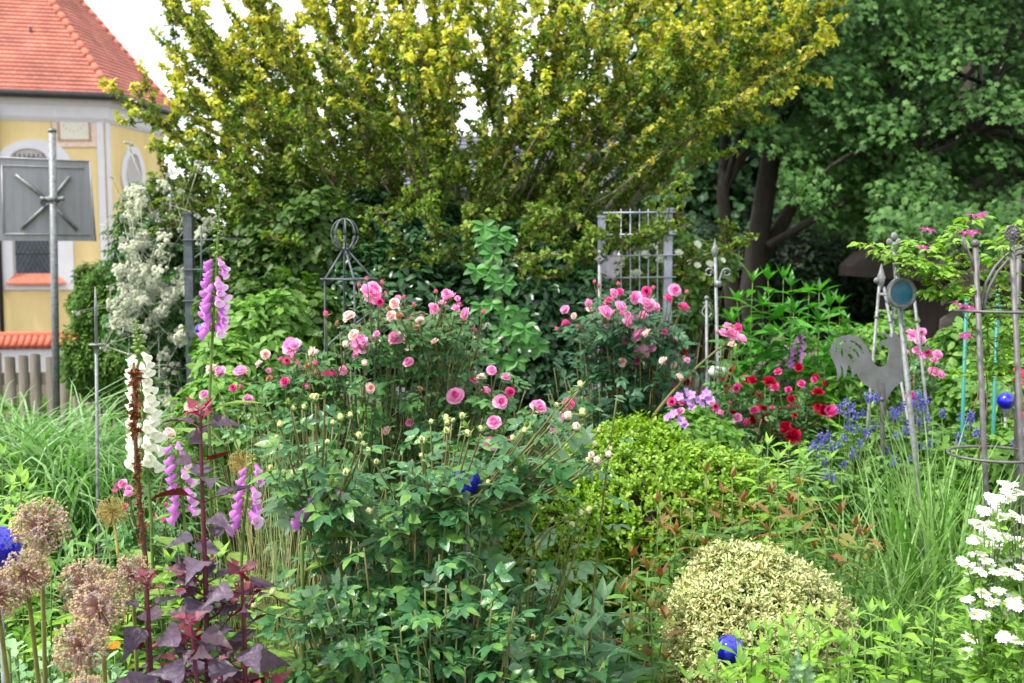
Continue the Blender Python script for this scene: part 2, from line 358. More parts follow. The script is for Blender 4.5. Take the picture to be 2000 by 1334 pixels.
    hk = Buf()
    for px, py, f_ in ((140, 148, .25), (-60, 146, .25), (60, 60, .5)):
        s = f_; e = er[0]+(er[1]-er[0])*.5; p = at(px, py, 35.6); box(hk, p-np.array([.03, .03, .1]), p+np.array([.03, .03, .12]))
    obj('snow_hook', hk, dark, t, False)
    # windows
    cx, hw, top = 68, 62, 272
    def arch(x0, x1, ytop, ybot, n=14):
        c = (x0+x1)/2; r = (x1-x0)/2; th = np.linspace(0, math.pi, n)
        return [(x1, ybot)]+[(c+r*math.cos(a), ytop+r*.62*(1-math.sin(a))) for a in th]+[(x0, ybot)]
    ring(f1, arch(4, 146, 272, 566), arch(28, 102, 290, 548), .012, .05, white, 'window_surround')
    plate(f1, arch(28, 102, 290, 548), .004, .006, grey, 'window_reveal_shade')  # flat plate, the shading of a recessed reveal put into its grey
    o = plate(f1, arch(33, 100, 306, 536), .014, .006, glass, 'window')
    bb = Buf()
    for k in range(-14, 15):
        for s in (1, -1):
            q = []
            for yy in (300, 536):
                xx = 66+k*9+s*(yy-418)*.55; q.append((xx, yy))
            (xa, ya), (xb, yb) = q; ts = []
            for e in (33.5, 99.5):
                if xb != xa: ts.append((e-xa)/(xb-xa))
            t0, t1 = max(0, min(ts)), min(1, max(ts))
            if t1-t0 > .02: tube(bb, [f1(xa+(xb-xa)*t0, ya+(yb-ya)*t0, .024), f1(xa+(xb-xa)*t1, ya+(yb-ya)*t1, .024)], .008, 4)
    for yy in (400, 452, 496): tube(bb, [f1(33, yy, .026), f1(100, yy, .026)], .018, 4)
    obj('glazing_bars', bb, dark, o)
    bb = Buf(); a = [f1(32, 534, .03), f1(110, 534, .03), f1(132, 552, .2), f1(15, 552, .2)]; dz = np.array([0, 0, -.06])
    bb.add(a+[p+dz for p in a], [(0, 2, 1), (0, 3, 2), (3, 7, 6), (3, 6, 2), (2, 6, 5), (2, 5, 1), (0, 4, 7), (0, 7, 3), (4, 5, 6), (4, 6, 7)]); obj('window_sill', bb, red, t, False)
    def oval(x0, x1, y0, y1, n=26):
        c, d, r, s = (x0+x1)/2, (y0+y1)/2, (x1-x0)/2, (y1-y0)/2
        return [(c+r*math.copysign(abs(math.cos(a))**.8, math.cos(a))*(1+.07*math.cos(4*a)), d-s*math.sin(a)) for a in np.linspace(0, 2*math.pi, n, endpoint=False)]
    ring(f2, oval(243, 286, 286, 400), oval(250, 280, 301, 386), .012, .05, white, 'oval_window_surround')
    plate(f2, oval(250, 280, 301, 386), .004, .006, grey, 'oval_window')
    # painted sundial panel
    cream = mat('sundial_border', '#e2d2c2', .9, var=.08, scale=14, col2='#d8b9a4'); pale = mat('sundial_field', '#e0ddcc', .9, var=.03)
    line = mat('sundial_line', '#c08a6a', .9, var=.1); sunm = mat('sundial_sun', '#d9b040', .8, var=.1)
    o = plate(f1, [(111, 223), (198, 223), (200, 288), (112, 288)], .004, .006, cream, 'sundial')
    plate(f1, [(127, 226), (182, 226), (183, 272), (128, 272)], .012, .004, pale, 'dial_field', o)
    lb = Buf()
    for pts in ([(111, 223), (112, 288), (200, 288), (198, 223), (111, 223)], [(126, 225), (127, 273), (184, 273), (183, 225)], [(123, 225), (124, 276), (187, 276), (186, 225)]):
        for (xa, ya), (xb, yb) in zip(pts, pts[1:]): tube(lb, [f1(xa, ya, .016), f1(xb, yb, .016)], .012, 4)
    for k in range(9):
        a = math.pi*(k+.5)/9; tube(lb, [f1(154+20*math.cos(a), 232+22*math.sin(a), .017), f1(154+24*math.cos(a), 232+27*math.sin(a), .017)], .008, 4)
    obj('dial_lines', lb, line, o)
    plate(f1, [(154+9*math.cos(a), 226+8*math.sin(a)) for a in np.linspace(0, math.pi, 10)][::-1], .018, .004, sunm, 'dial_sun', o)
church()
# low white wall with red tile coping
def low_wall():
    t = thing('garden_wall', 'low white wall capped with red scalloped tiles before the church', 'wall', at(60, 700, 28)*[1, 1, 0]+[0, 0, -1.45])
    white = mat('wall_white', '#dcdce2', .9, var=.04); red = mat('coping_tile', '#c86850', .8, var=.18, scale=12)
    a, c = at(-700, 676, 27.), at(420, 676, 29.); a[2] = c[2] = at(60, 676, 28)[2]
    b = Buf(); d = nrmz(c-a); n = np.array([d[1], -d[0], 0])
    prism(b, [a-n*.16, a+n*.16, a+n*.16-[0, 0, 1.3], a-n*.16-[0, 0, 1.3]], c-a); obj('masonry', b, white, t, False)
    b = Buf(); Ln = np.linalg.norm(c-a); k = int(Ln/.16)
    for i in range(k):
        p = a+d*(i+.5)*.16
        for s in (1, -1): tube(b, [p+[0, 0, .24], p+n*s*.30+[0, 0, -.02]], [.075, .088], 7)
    tube(b, [a+[0, 0, .25], c+[0, 0, .25]], .09, 8); obj('coping', b, red, t)
low_wall()
# picket fence
def picket_fence():
    Y = 9.; t = thing('picket_fence', 'weathered grey wooden picket fence behind the tall grass', 'fence', (at(70, 700, Y)[0], Y, 0))
    wood = mat('weathered_wood', '#8d8378', .9, var=.3, scale=18, bump=.4, stretch=(1, 1, .12), col2='#6a6157')
    g = np.random.default_rng(5); rl = Buf()
    for z in (.56, .12):
        a, c = at(-420, 0, Y+.05), at(330, 0, Y+.05); a[2] = z-.02; c[2] = z+.03; prism(rl, [a, a+[0, .05, 0], a+[0, .05, .1], a+[0, 0, .1]], c-a)
    obj('rail', rl, wood, t, False)
    for i in range(26):
        px = -390+27*i+g.uniform(-2, 2); x = at(px, 0, Y)[0]; b = Buf(); h = .80+g.uniform(-.02, .03); r = .043+g.uniform(-.004, .004)
        th = np.linspace(math.pi, 2*math.pi, 9); sec = np.stack([r*np.cos(th), .03*np.sin(th), 0*th], -1)
        lo = sec+[x, Y+.045, .02]; hi = sec+[x+g.uniform(-.008, .008), Y+.045, h]; hi[:, 2] += .012*np.sin(th+math.pi)
        k = len(sec); tr = [q for j in range(k-1) for q in ((j, j+1, k+j+1), (j, k+j+1, k+j))]+[(k, k+j, k+j+1) for j in range(1, k-1)]+[(0, k, 2*k-1), (0, 2*k-1, k-1)]
        b.add(np.concatenate([lo, hi]), tr); obj('picket', b, wood, t, False)
picket_fence()
# back of a sign on a galvanised pole
def sign():
    Y = 8.; t = thing('sign_board', 'grey back of a square sign clamped to a galvanised pole', 'sign', (at(106, 0, Y)[0], Y, 0))
    p0, p1 = at(107, 770, Y), at(102, 255, Y); lo = p0.copy(); lo[2] = 0; b = Buf()
    tube(b, [lo, p1], .026, 14); tube(b, [p1-[0, 0, .012], p1+[0, 0, .012]], .029, 14); obj('pole', b, M['zinc'], t)
    C = [at(-14, 307, 8.02), at(175, 315, 8.22), at(187, 471, 8.26), at(-12, 470, 8.06)]; C = [np.array(c) for c in C]
    nn = nrmz(np.cross(C[1]-C[0], C[3]-C[0])); nn = nn if nn[1] < 0 else -nn
    pl = mat('sign_back', '#a2a1a6', .6, 0, .4, var=.08, scale=5, col2='#94939a', stretch=(6, 6, .5)); b = Buf()
    prism(b, C, -nn*.004); obj('panel', b, pl, t, False)
    b = Buf()
    def q(u, v, d=0.): return (C[0]*(1-u)*(1-v)+C[1]*u*(1-v)+C[2]*u*v+C[3]*(1-u)*v)+nn*d
    for (u0, v0), (u1, v1) in (((.09, .09), (.93, .09)), ((.1, .915), (.94, .915)), ((.09, .09), (.1, .915)), ((.0, .0), (1., .0)), ((1., 0.), (1., 1.))):
        tube(b, [q(u0, v0, .012), q(u1, v1, .012)], .006, 6)
    obj('flange', b, mat('sign_flange', '#a8a7ac', .5, 0), t)
    b = Buf(); ctr = q(.565, .52, .03)
    for u, v in ((.23, .2), (.78, .2), (.27, .85), (.82, .86)): tube(b, [q(u, v, .018), ctr], .013, 8)
    obj('cross_brace', b, M['zinc'], t)
    b = Buf(); pc = at(103.5, 388, Y); tube(b, [pc-[0, 0, .02], pc+[0, 0, .02]], .034, 14)
    tube(b, [pc-[.07, 0, 0], pc+[.07, 0, 0]], .014, 8); tube(b, [pc+[-.06, -.02, 0], ctr+[-.06, 0, 0]], .013, 8); tube(b, [pc+[.06, -.02, 0], ctr+[.05, 0, 0]], .011, 8)
    for s in (-.075, .07): ball(b, pc+[s, -.005, 0], .018, seg=8)
    obj('clamp', b, M['zinc'], t)
sign()
# grey house behind the elm, shed on the right
def house():
    Y = 20.; t = thing('grey_house', 'grey shingled house roof glimpsed between the elm stems', 'house', (at(960, 0, Y)[0], Y+2, -1))
    roofm = mat('grey_shingle', '#8e8f9c', .6, var=.25, scale=6, stretch=(4, 1, 1)); wm = mat('house_wall', '#8d8a94', .8, var=.1)
    e0, e1 = at(690, 372, Y), at(1230, 372, Y); r0, r1 = at(715, 262, Y+3), at(1190, 268, Y+3)
    b = Buf(); n = 14
    for i in range(n):
        s0, s1 = i/n, (i+1)/n; a, c = e0+(r0-e0)*s0, e1+(r1-e1)*s0; d, e = e0+(r0-e0)*s1, e1+(r1-e1)*s1; u = np.array([0, -.03, .05])
        b.add([a, c, c+u, a+u, e, d], [(0, 1, 2), (0, 2, 3), (3, 2, 4), (3, 4, 5)])
    b.add([r0, r1, r1+[0, 3, -1.4], r0+[0, 3, -1.4]], [(0, 1, 2), (0, 2, 3)]); obj('roof', b, roofm, t, False)
    b = Buf(); box(b, (e0[0]+.2, Y+.25, -1.6), (e1[0]-.2, Y+5.6, e0[2]-.02)); obj('wall', b, wm, t, False)
    c = at(1062, 300, Y+1.2); b = Buf(); box(b, c-[.3, .3, 1.1], c+[.3, .3, .25]); box(b, c+[-.4, -.4, .25], c+[.4, .4, .34]); obj('chimney', b, wm, t, False)
    b = Buf()
    for px in (800, 900, 1010, 1120):
        x = at(px, 0, Y)[0]; box(b, (x-.4, Y+.2, -.3), (x+.4, Y+.24, .75)); 
    obj('window', b, mat('dark_pane', '#2c3136', .2, 0, .6), t, False)
house()
def shed():
    Y = 11.; t = thing('garden_shed', 'dark wooden shed with a sloping plank roof behind the clematis', 'shed', (at(2100, 0, Y)[0], Y+1, 0))
    wd = mat('shed_wood', '#3d322c', .9, var=.3, scale=14, stretch=(1, 1, .2)); tr = mat('shed_trim', '#5d5552', .85, var=.3, scale=12, stretch=(.3, 1, 1))
    e, r = at(1835, 552, Y), at(2160, 318, Y); f = e+[(r[0]-e[0])*2, 0, 0]; dY = np.array([0, 3.4, 0]); u = np.array([0, 0, .1])
    b = Buf(); prism(b, [e, r, r+dY, e+dY], u); prism(b, [r, f, f+dY, r+dY], u)
    for k in range(9): # roof boards
        s = k/9; p = e+(r-e)*s+u; q_ = e+(r-e)*(s+.12)+u; prism(b, [p+[0, -.03, .0], q_+[0, -.03, .04], q_+dY+[0, 0, .04], p+dY], [0, 0, .025])
    obj('roof', b, wd, t, False)
    b = Buf()
    for o, h, dz in ((-.09, .16, -.06), (-.06, .12, -.36)):
        prism(b, [e+[0, o, dz], r+[0, o, dz], r+[0, o, dz-h], e+[0, o, dz-h]], [0, .03, 0]); prism(b, [r+[0, o, dz], f+[0, o, dz], f+[0, o, dz-h], r+[0, o, dz-h]], [0, .03, 0])
    obj('bargeboard', b, tr, t, False)
    b = Buf(); x0, x1 = e[0]+.45, f[0]-.45; n = 22
    for i in range(n):
        xa, xb = x0+(x1-x0)*i/n, x0+(x1-x0)*(i+.92)/n; zz = e[2]+(r[2]-e[2])*(1-abs((xa+xb)/2-r[0])/(r[0]-e[0]))-.03
        box(b, (xa, Y+.3, -.2), (xb, Y+.34, zz))
    box(b, (x0, Y+.345, -.2), (x1, Y+3.2, e[2])); obj('wall', b, wd, t, False)
shed()
# ------------------------------------------------------------------ trees and shrubs
def golden_elm():
    g = np.random.default_rng(11); Y = 7.5; base = at(890, 500, Y); base[2] = 0
    t = thing('golden_elm', 'wide many stemmed elm with yellow green crinkled leaves filling the upper picture', 'tree', base)
    bark = Buf(); twig = Buf()
    tube(bark, [base+[0, 0, -.05], base+[.02, 0, .5], base+[0, 0, 1.0]], [.16, .14, .15], 10)
    E = [(262, -70, 7.3), (330, 30, 7.8), (248, 205, 7.0), (300, 345, 7.0), (400, 425, 6.8), (390, -130, 7.6), (470, -80, 6.9), (545, -110, 8.3), (610, -160, 7.2), (690, -170, 8.0),
         (760, -130, 6.8), (830, -170, 7.7), (905, -160, 7.0), (960, -170, 8.2), (1040, -170, 7.4), (1120, -150, 6.8), (1200, -160, 8.0), (1290, -130, 7.2), (1380, -110, 7.9), (1480, -60, 7.0),
         (1560, -40, 7.7), (1655, -25, 7.2), (1628, 80, 7.0), (1540, 175, 7.8), (1455, 470, 6.7), (1400, 300, 7.0), (1290, 240, 6.8), (500, 190, 6.6), (620, 110, 6.4), (795, 120, 6.2),
         (1030, 170, 6.3), (1075, 240, 6.2), (1160, 60, 6.3), (930, 190, 6.4), (380, 250, 6.8), (450, 330, 7.4), (1330, 380, 7.4), (1340, 60, 6.4), (700, 250, 6.7), (560, 330, 7.6), (1230, 350, 8.2), (1180, 200, 8.2), (620, 20, 8.4), (430, 90, 8.2),
         (850, 330, 6.3), (770, 300, 7.9), (1290, 60, 8.4), (1130, 300, 6.6), (960, 330, 7.0), (640, 400, 6.6), (520, 430, 6.5), (480, 40, 6.6), (350, 160, 6.4), (1470, 180, 6.5), (1420, 90, 7.0), (880, 60, 6.2), (740, 40, 6.3), (1010, 40, 6.4),
         (330, 425, 6.6), (475, 505, 6.3), (560, 470, 6.2), (655, 460, 6.1), (735, 410, 6.0), (825, 420, 6.0), (915, 440, 6.0), (1085, 410, 6.1), (1150, 455, 6.1), (1225, 470, 6.3), (1350, 440, 6.4), (1110, 500, 5.9), (590, 240, 6.4), (450, 240, 7.0), (860, 200, 6.9), (960, 90, 7.4), (1100, 90, 7.0), (1240, 140, 7.3), (1380, 210, 7.4), (700, 130, 7.4), (560, 110, 7.2), (520, 40, 7.8), (660, -30, 7.0), (790, -20, 7.4), (870, -30, 7.0), (990, -60, 7.0), (1080, 0, 7.6), (1250, 0, 6.9), (1420, 20, 6.8), (1530, 60, 7.0),
         (300, 270, 7.6), (340, 310, 7.0), (330, 200, 6.6), (370, 330, 6.6), (390, 180, 7.6), (420, 280, 7.8), (410, 140, 6.9), (455, 400, 6.6), (470, 160, 7.8), (500, 280, 6.7), (520, 370, 7.0), (345, 385, 6.7), (545, 210, 7.9), (580, 400, 6.9), (300, 240, 6.4), (430, 350, 6.3), (390, 390, 7.2), (330, 100, 7.2), (450, 20, 7.4), (370, 60, 6.7)]
    NP, NT, NY = [], [], []       # leaf nodes: position, direction, yellowness
    for k, e in enumerate(E):
        P = at(*e); s = base+[g.uniform(-.16, .16)+.06*np.sign(P[0]-base[0]), g.uniform(-.14, .14), g.uniform(.7, 1.05)]
        d = P-s; ln = np.linalg.norm(d); outw = abs(d[0])/ln
        mid = s+d*.45+np.array([d[0]*-.10, 0, .10*ln*(1 if k not in (4, 24) else -.2)])+g.normal(size=3)*.06*ln
        if k % 2: mid += [g.uniform(-.2, .2), 0, 0]
        n = 16; c = bez(s, mid, P, n); c[1:-1] += g.normal(size=(n-2, 3))*.012
        r0 = g.uniform(.020, .032) if k < 30 else g.uniform(.012, .02)
        tube(bark, c, np.linspace(r0, .004, n), 7)
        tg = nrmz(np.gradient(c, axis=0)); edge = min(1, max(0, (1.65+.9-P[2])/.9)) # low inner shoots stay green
        K = int(10+ln*7.5); young = g.random() < .55 or e[1] < 0
        for q in range(K):
            tt = .22+.76*(q+g.random())/K; i = min(n-1, int(tt*(n-1))); p = c[i]+(c[min(i+1, n-1)]-c[i])*((tt*(n-1)) % 1)
            if p[2] < 2.5 and abs(p[0]-base[0]) < 1.5 and g.random() < .6: continue
            a = nrmz(tg[i]*.9+rdir(g, 1)[0]*1.15+np.array([0, 0, .22])); l2 = (.18+.42*g.random())*(1.15-.55*tt)
            m2 = 5; cc = bez(p, p+a*l2*.5+g.normal(size=3)*.03, p+nrmz(a+[0, 0, .25])*l2, m2)
            tube(twig, cc, np.linspace(.0055, .002, m2), 3, cap=False)
            nn = int(4+l2*26); u = np.linspace(.12, 1, nn)[:, None]
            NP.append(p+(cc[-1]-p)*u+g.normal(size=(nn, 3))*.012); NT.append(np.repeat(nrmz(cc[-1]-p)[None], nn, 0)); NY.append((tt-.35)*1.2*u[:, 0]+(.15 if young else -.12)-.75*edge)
        nn = int(ln*14); u = np.linspace(.45, 1, nn); ii = u*(n-1); i0 = np.minimum(ii.astype(int), n-2)
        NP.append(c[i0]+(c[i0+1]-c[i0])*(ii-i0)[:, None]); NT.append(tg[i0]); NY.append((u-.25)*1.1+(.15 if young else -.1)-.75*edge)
    NP, NT, NY = np.concatenate(NP), np.concatenate(NT), np.concatenate(NY)
    obj('trunk', bark, M['bark'], t); obj('twigs', twig, M['twig'], t)
    m = 7; n = len(NP); p = np.repeat(NP, m, 0)+g.normal(size=(n*m, 3))*.010; tg = np.repeat(NT, m, 0); y = np.repeat(NY+g.normal(size=n)*.16, m)
    ax = nrmz(tg*.45+rdir(g, n*m)*.95); nr = nrmz(tg*.5+np.array([0, 0, .55])+rdir(g, n*m)*.7); L_ = g.uniform(.018, .034, n*m)
    CR = T_leaf([(.25, .44), (.55, .5), (.85, .3)], .75, .45)
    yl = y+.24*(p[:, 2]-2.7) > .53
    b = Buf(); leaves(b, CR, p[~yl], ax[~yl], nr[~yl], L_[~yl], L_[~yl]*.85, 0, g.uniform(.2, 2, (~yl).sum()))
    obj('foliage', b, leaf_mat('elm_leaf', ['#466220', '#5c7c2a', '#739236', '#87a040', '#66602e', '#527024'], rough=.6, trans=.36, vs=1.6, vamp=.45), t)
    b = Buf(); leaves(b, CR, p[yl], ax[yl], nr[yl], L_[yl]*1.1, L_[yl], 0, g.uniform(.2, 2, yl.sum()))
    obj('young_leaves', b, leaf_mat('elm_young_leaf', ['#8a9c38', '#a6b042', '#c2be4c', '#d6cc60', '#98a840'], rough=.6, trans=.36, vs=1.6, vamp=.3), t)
    print('elm leaves', n*m)
golden_elm()

def maple(name, label, root, trunks, clumps, lm, leafL, per, seed, group=None, lean=None):
    g = np.random.default_rng(seed); root = np.array(root, float); root[2] = gz(root[0], root[1]); t = thing('maple_tree', label, 'tree', root, group)
    b = Buf()
    for pts, r in trunks:
        P = np.array(pts); 
        tube(b, P, np.linspace(r, r*.45, len(P))*.8, 9)
    C = np.array([c[0] for c in clumps]); top = np.array([tr[0][-1] for tr in trunks])
    for c in C[:620:9]:
        k = np.argmin(((top-c)**2).sum(1)); P = np.array(trunks[k][0]); s = P[g.integers(len(P)//2, len(P))]
        tube(b, bez(s, (s+c)/2+[0, 0, .5], c, 6), np.linspace(.035, .010, 6), 4, cap=False)
    obj('trunk', b, M['bark_dark'], t)
    b = Buf()
    for c, R in clumps:
        n = int(per*R*R/.2); d = rdir(g, n)*np.array([R, R, R*.38]); tilt = nrmz(np.array([g.normal()*.35, -.55+g.normal()*.3, .9]))
        q = np.array(Vector(tilt).to_track_quat('Z', 'Y').to_matrix()); rr = g.random(n)[:, None]**.45; p = c+(d*rr) @ q.T
        p[:, 2] -= .25*(np.linalg.norm(p[:, :2]-c[:2], axis=1)**2)/R
        o = nrmz((p-c)*[1, 1, .2]+[0, -.15, -.05]); ax = nrmz(o+[0, 0, -.55]+g.normal(size=(n, 3))*.35); nr = nrmz(tilt+g.normal(size=(n, 3))*.35)
        leaves(b, MAPLE, p-ax*leafL*.3, ax, nr, leafL*g.uniform(.55, 1.05, n), leafL*g.uniform(.55, 1.05, n), 0, g.uniform(.3, 2.5, n))
    obj('foliage', b, lm, t); return t
def right_trees():
    g = np.random.default_rng(21)
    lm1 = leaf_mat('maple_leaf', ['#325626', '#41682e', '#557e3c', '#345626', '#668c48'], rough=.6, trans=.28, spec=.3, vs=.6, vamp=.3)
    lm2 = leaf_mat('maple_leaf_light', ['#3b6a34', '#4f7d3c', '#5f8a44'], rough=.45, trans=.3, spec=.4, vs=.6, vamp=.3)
    cl = []
    while len(cl) < 620:
        px, py, Yd = g.uniform(1290, 2200), g.uniform(-330, 440), g.uniform(11.3, 15)
        hollow = ((px-1440)/130)**2+((py-460)/230)**2 < 1 or ((px-1880)/60)**2+((py-150)/90)**2 < .8 or (px < 1560 and py > 330) or (py > 400-.12*(px-1560) and px > 1560 and g.random() < .25)
        if hollow or (px < 1420 and py < 120 and g.random() < .5): continue
        cl.append((at(px, py, Yd), g.uniform(.22, .46)))
    for _ in range(40): cl.append((at(g.uniform(1720, 2120), g.uniform(400, 485), g.uniform(9.9, 10.7)), g.uniform(.16, .3)))
    T1 = [([at(1475, 690, 13), at(1470, 560, 13), at(1488, 420, 13), at(1512, 270, 13), at(1530, 80, 13), at(1560, -200, 13)], .2),
          ([at(1440, 690, 12.6), at(1425, 520, 12.6), at(1412, 380, 12.6), at(1420, 230, 12.7), at(1400, 60, 12.8)], .12),
          ([at(1480, 520, 13), at(1560, 380, 13.2), at(1680, 250, 13.4), at(1800, 130, 13.4), at(1950, -40, 13.6)], .11),
          ([at(1500, 480, 12.7), at(1640, 400, 12.4), at(1760, 330, 12.2), at(1900, 260, 12)], .06)]
    maple('m', 'large dark green maple with several dark trunks on the right', at(1475, 690, 13), T1, cl, lm1, .066, 190, 22)
    cl = []
    while len(cl) < 200:
        px, py, Yd = g.uniform(1560, 2250), g.uniform(180, 520), g.uniform(15.5, 18)
        if px < 1640 and py < 260: continue
        cl.append((at(px, py, Yd), g.uniform(.3, .6)))
    T2 = [([at(1900, 690, 17), at(1890, 520, 17), at(1870, 300, 17), at(1900, 60, 17)], .22)]
    maple('m', 'paler maple standing deeper in the wood behind the shed', at(1900, 690, 17), T2, cl, lm2, .08, 80, 23)
    # hanging yellowish seed sprays
right_trees()
def shrub(name, label, cat, root, blobs, n, tm, Ln, Wd, lm, seed, shell=.7, amp=.14, up=.5, rnd=.7, stems=14, stem_r=.012, bark='twig', core=None, group=None, droop=1.):
    g = np.random.default_rng(seed); root = np.array(root, float); root[2] = gz(root[0], root[1]); t = thing(name, label, cat, root, group)
    b = Buf()
    for k in range(stems):
        c, r = blobs[k % len(blobs)]; e = np.asarray(c)+rdir(g, 1)[0]*np.broadcast_to(r, (3,))*.8; s = root+[g.uniform(-.1, .1), g.uniform(-.1, .1), -.02]
        tube(b, bez(s, (s*[.4, .4, .6]+e*[.6, .6, .4]), e, 7), np.linspace(stem_r, stem_r*.35, 7), 5)
    if core:  # solid lumpy core added inside the leaves to block light coming through
        for c, r in blobs:
            bb = Buf(); ball(bb, (0, 0, 0), 1, seg=24); d = nrmz(bb.v[0]); b.add(np.asarray(c)+d*np.broadcast_to(r, (3,))*core*lumps(g, d, .08)[:, None], bb.t[0])
    obj('branches', b, M[bark] if isinstance(bark, str) else bark, t)
    b = Buf(); blob_leaves(b, g, tm, blobs, n, Ln, Wd, shell, amp, up, rnd, droop=droop); obj('foliage', b, lm, t); return t
def B(px, py, Y, rpx, rz=None, ry=None):  # blob: centre from pixel+depth, radii in pixels at that depth
    k = Y/F; return (at(px, py, Y), (rpx*k, (ry or rpx)*k, (rz or rpx)*k))
M['core'] = mat('twigs_and_blocker_core', '#3a3220', .95, var=.3, scale=30, bump=.8)  # for stems, and for the solid dark cores added as light blockers
dkl = leaf_mat('wood_leaf_shaded', ['#1c3d1f', '#274c26', '#33582a', '#20421f'], rough=.5, trans=.25, vs=.5)  # darkness inside the wood put into the leaf colour
dk2 = leaf_mat('wood_leaf_sunlit', ['#3d6426', '#557a30', '#6a8a3a'], rough=.5, trans=.4, vs=.5)  # sunlight put into the paler yellow green leaf colour
YW = 21.
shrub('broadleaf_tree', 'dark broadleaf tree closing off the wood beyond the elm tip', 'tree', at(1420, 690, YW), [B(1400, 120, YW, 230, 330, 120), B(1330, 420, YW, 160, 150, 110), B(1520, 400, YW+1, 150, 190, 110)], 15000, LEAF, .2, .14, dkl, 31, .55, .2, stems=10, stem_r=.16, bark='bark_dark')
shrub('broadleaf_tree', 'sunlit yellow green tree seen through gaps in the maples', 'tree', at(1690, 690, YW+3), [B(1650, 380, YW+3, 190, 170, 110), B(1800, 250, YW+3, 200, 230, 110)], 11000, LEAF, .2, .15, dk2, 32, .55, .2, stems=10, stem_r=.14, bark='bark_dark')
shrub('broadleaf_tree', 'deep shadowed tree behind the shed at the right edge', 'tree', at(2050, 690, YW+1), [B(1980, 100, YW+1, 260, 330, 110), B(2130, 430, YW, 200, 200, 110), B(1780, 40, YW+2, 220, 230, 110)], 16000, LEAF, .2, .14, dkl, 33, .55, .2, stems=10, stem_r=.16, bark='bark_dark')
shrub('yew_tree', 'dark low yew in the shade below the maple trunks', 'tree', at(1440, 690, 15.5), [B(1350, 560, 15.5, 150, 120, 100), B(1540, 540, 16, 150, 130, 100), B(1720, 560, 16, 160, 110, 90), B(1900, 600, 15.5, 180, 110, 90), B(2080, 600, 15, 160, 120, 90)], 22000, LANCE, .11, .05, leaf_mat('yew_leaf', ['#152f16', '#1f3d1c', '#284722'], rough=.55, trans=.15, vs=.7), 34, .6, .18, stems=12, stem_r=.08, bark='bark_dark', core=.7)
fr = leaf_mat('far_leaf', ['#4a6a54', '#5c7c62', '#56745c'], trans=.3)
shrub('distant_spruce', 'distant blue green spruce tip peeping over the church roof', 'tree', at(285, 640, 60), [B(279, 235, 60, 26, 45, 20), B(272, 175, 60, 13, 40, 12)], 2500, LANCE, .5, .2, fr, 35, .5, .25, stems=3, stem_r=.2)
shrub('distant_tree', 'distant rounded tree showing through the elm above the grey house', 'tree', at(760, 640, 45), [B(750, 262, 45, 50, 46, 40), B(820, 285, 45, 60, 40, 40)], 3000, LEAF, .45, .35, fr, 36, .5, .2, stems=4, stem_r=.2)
# evergreen shrub under the elm
ev = leaf_mat('laurel_leaf', ['#224526', '#2f5530', '#3a6036', '#294a24'], rough=.32, trans=.18, spec=.55, vs=2)
shrub('laurel_bush', 'dark glossy evergreen bush around the foot of the elm', 'shrub', at(870, 700, 6.6), [B(720, 470, 6.9, 110, 95, 80), B(850, 520, 6.7, 140, 120, 90), B(1000, 540, 6.7, 130, 110, 90), B(760, 620, 6.3, 150, 130, 90), B(950, 680, 6.4, 170, 150, 90), B(1090, 480, 7.2, 110, 80, 60), B(1120, 640, 6.5, 120, 120, 80), B(640, 560, 6.8, 90, 110, 70)], 26000, LEAF, .062, .03, ev, 41, .72, .16, stems=18, stem_r=.02, core=.62, bark=M['core'])
ol = leaf_mat('understory_leaf', ['#3c5a1e', '#50702a', '#2f4d1e'], rough=.5, trans=.35)
shrub('hazel_bush', 'mid green loose leafed bush left of the wire obelisk', 'shrub', at(560, 700, 6.2), [B(560, 420, 6.9, 110, 80, 70), B(520, 540, 6.5, 110, 110, 70), B(620, 480, 6.4, 90, 110, 70), B(480, 640, 6.2, 110, 110, 70), B(590, 680, 5.8, 110, 130, 70)], 9000, LEAF, .055, .036, ol, 42, .5, .2, stems=16)
th = leaf_mat('thuja_leaf', ['#3f6a1c', '#538025', '#6a8f30', '#35591a'], rough=.6, trans=.3, vs=2)
shrub('thuja_bush', 'bright green feathery conifer bush beside the church wall', 'shrub', at(215, 760, 8.3), [B(190, 600, 8.3, 62, 80, 50), B(235, 610, 8.3, 70, 85, 50), B(180, 700, 8.2, 60, 80, 50), B(255, 700, 8.2, 75, 90, 50), B(290, 580, 8.5, 60, 60, 50), B(165, 545, 8.3, 18, 28, 18)], 30000, SMALL, .045, .014, th, 43, .78, .22, up=.9, stems=8, core=.72, bark=M['core'])
rb = leaf_mat('rambler_leaf', ['#2c5426', '#3d6a30', '#527c3a'], rough=.4, trans=.3)
white_pet = leaf_mat('white_petal', ['#d8dccb', '#e6e8da', '#dcdccf'], rough=.6, trans=.3, spec=.2, vamp=.08)
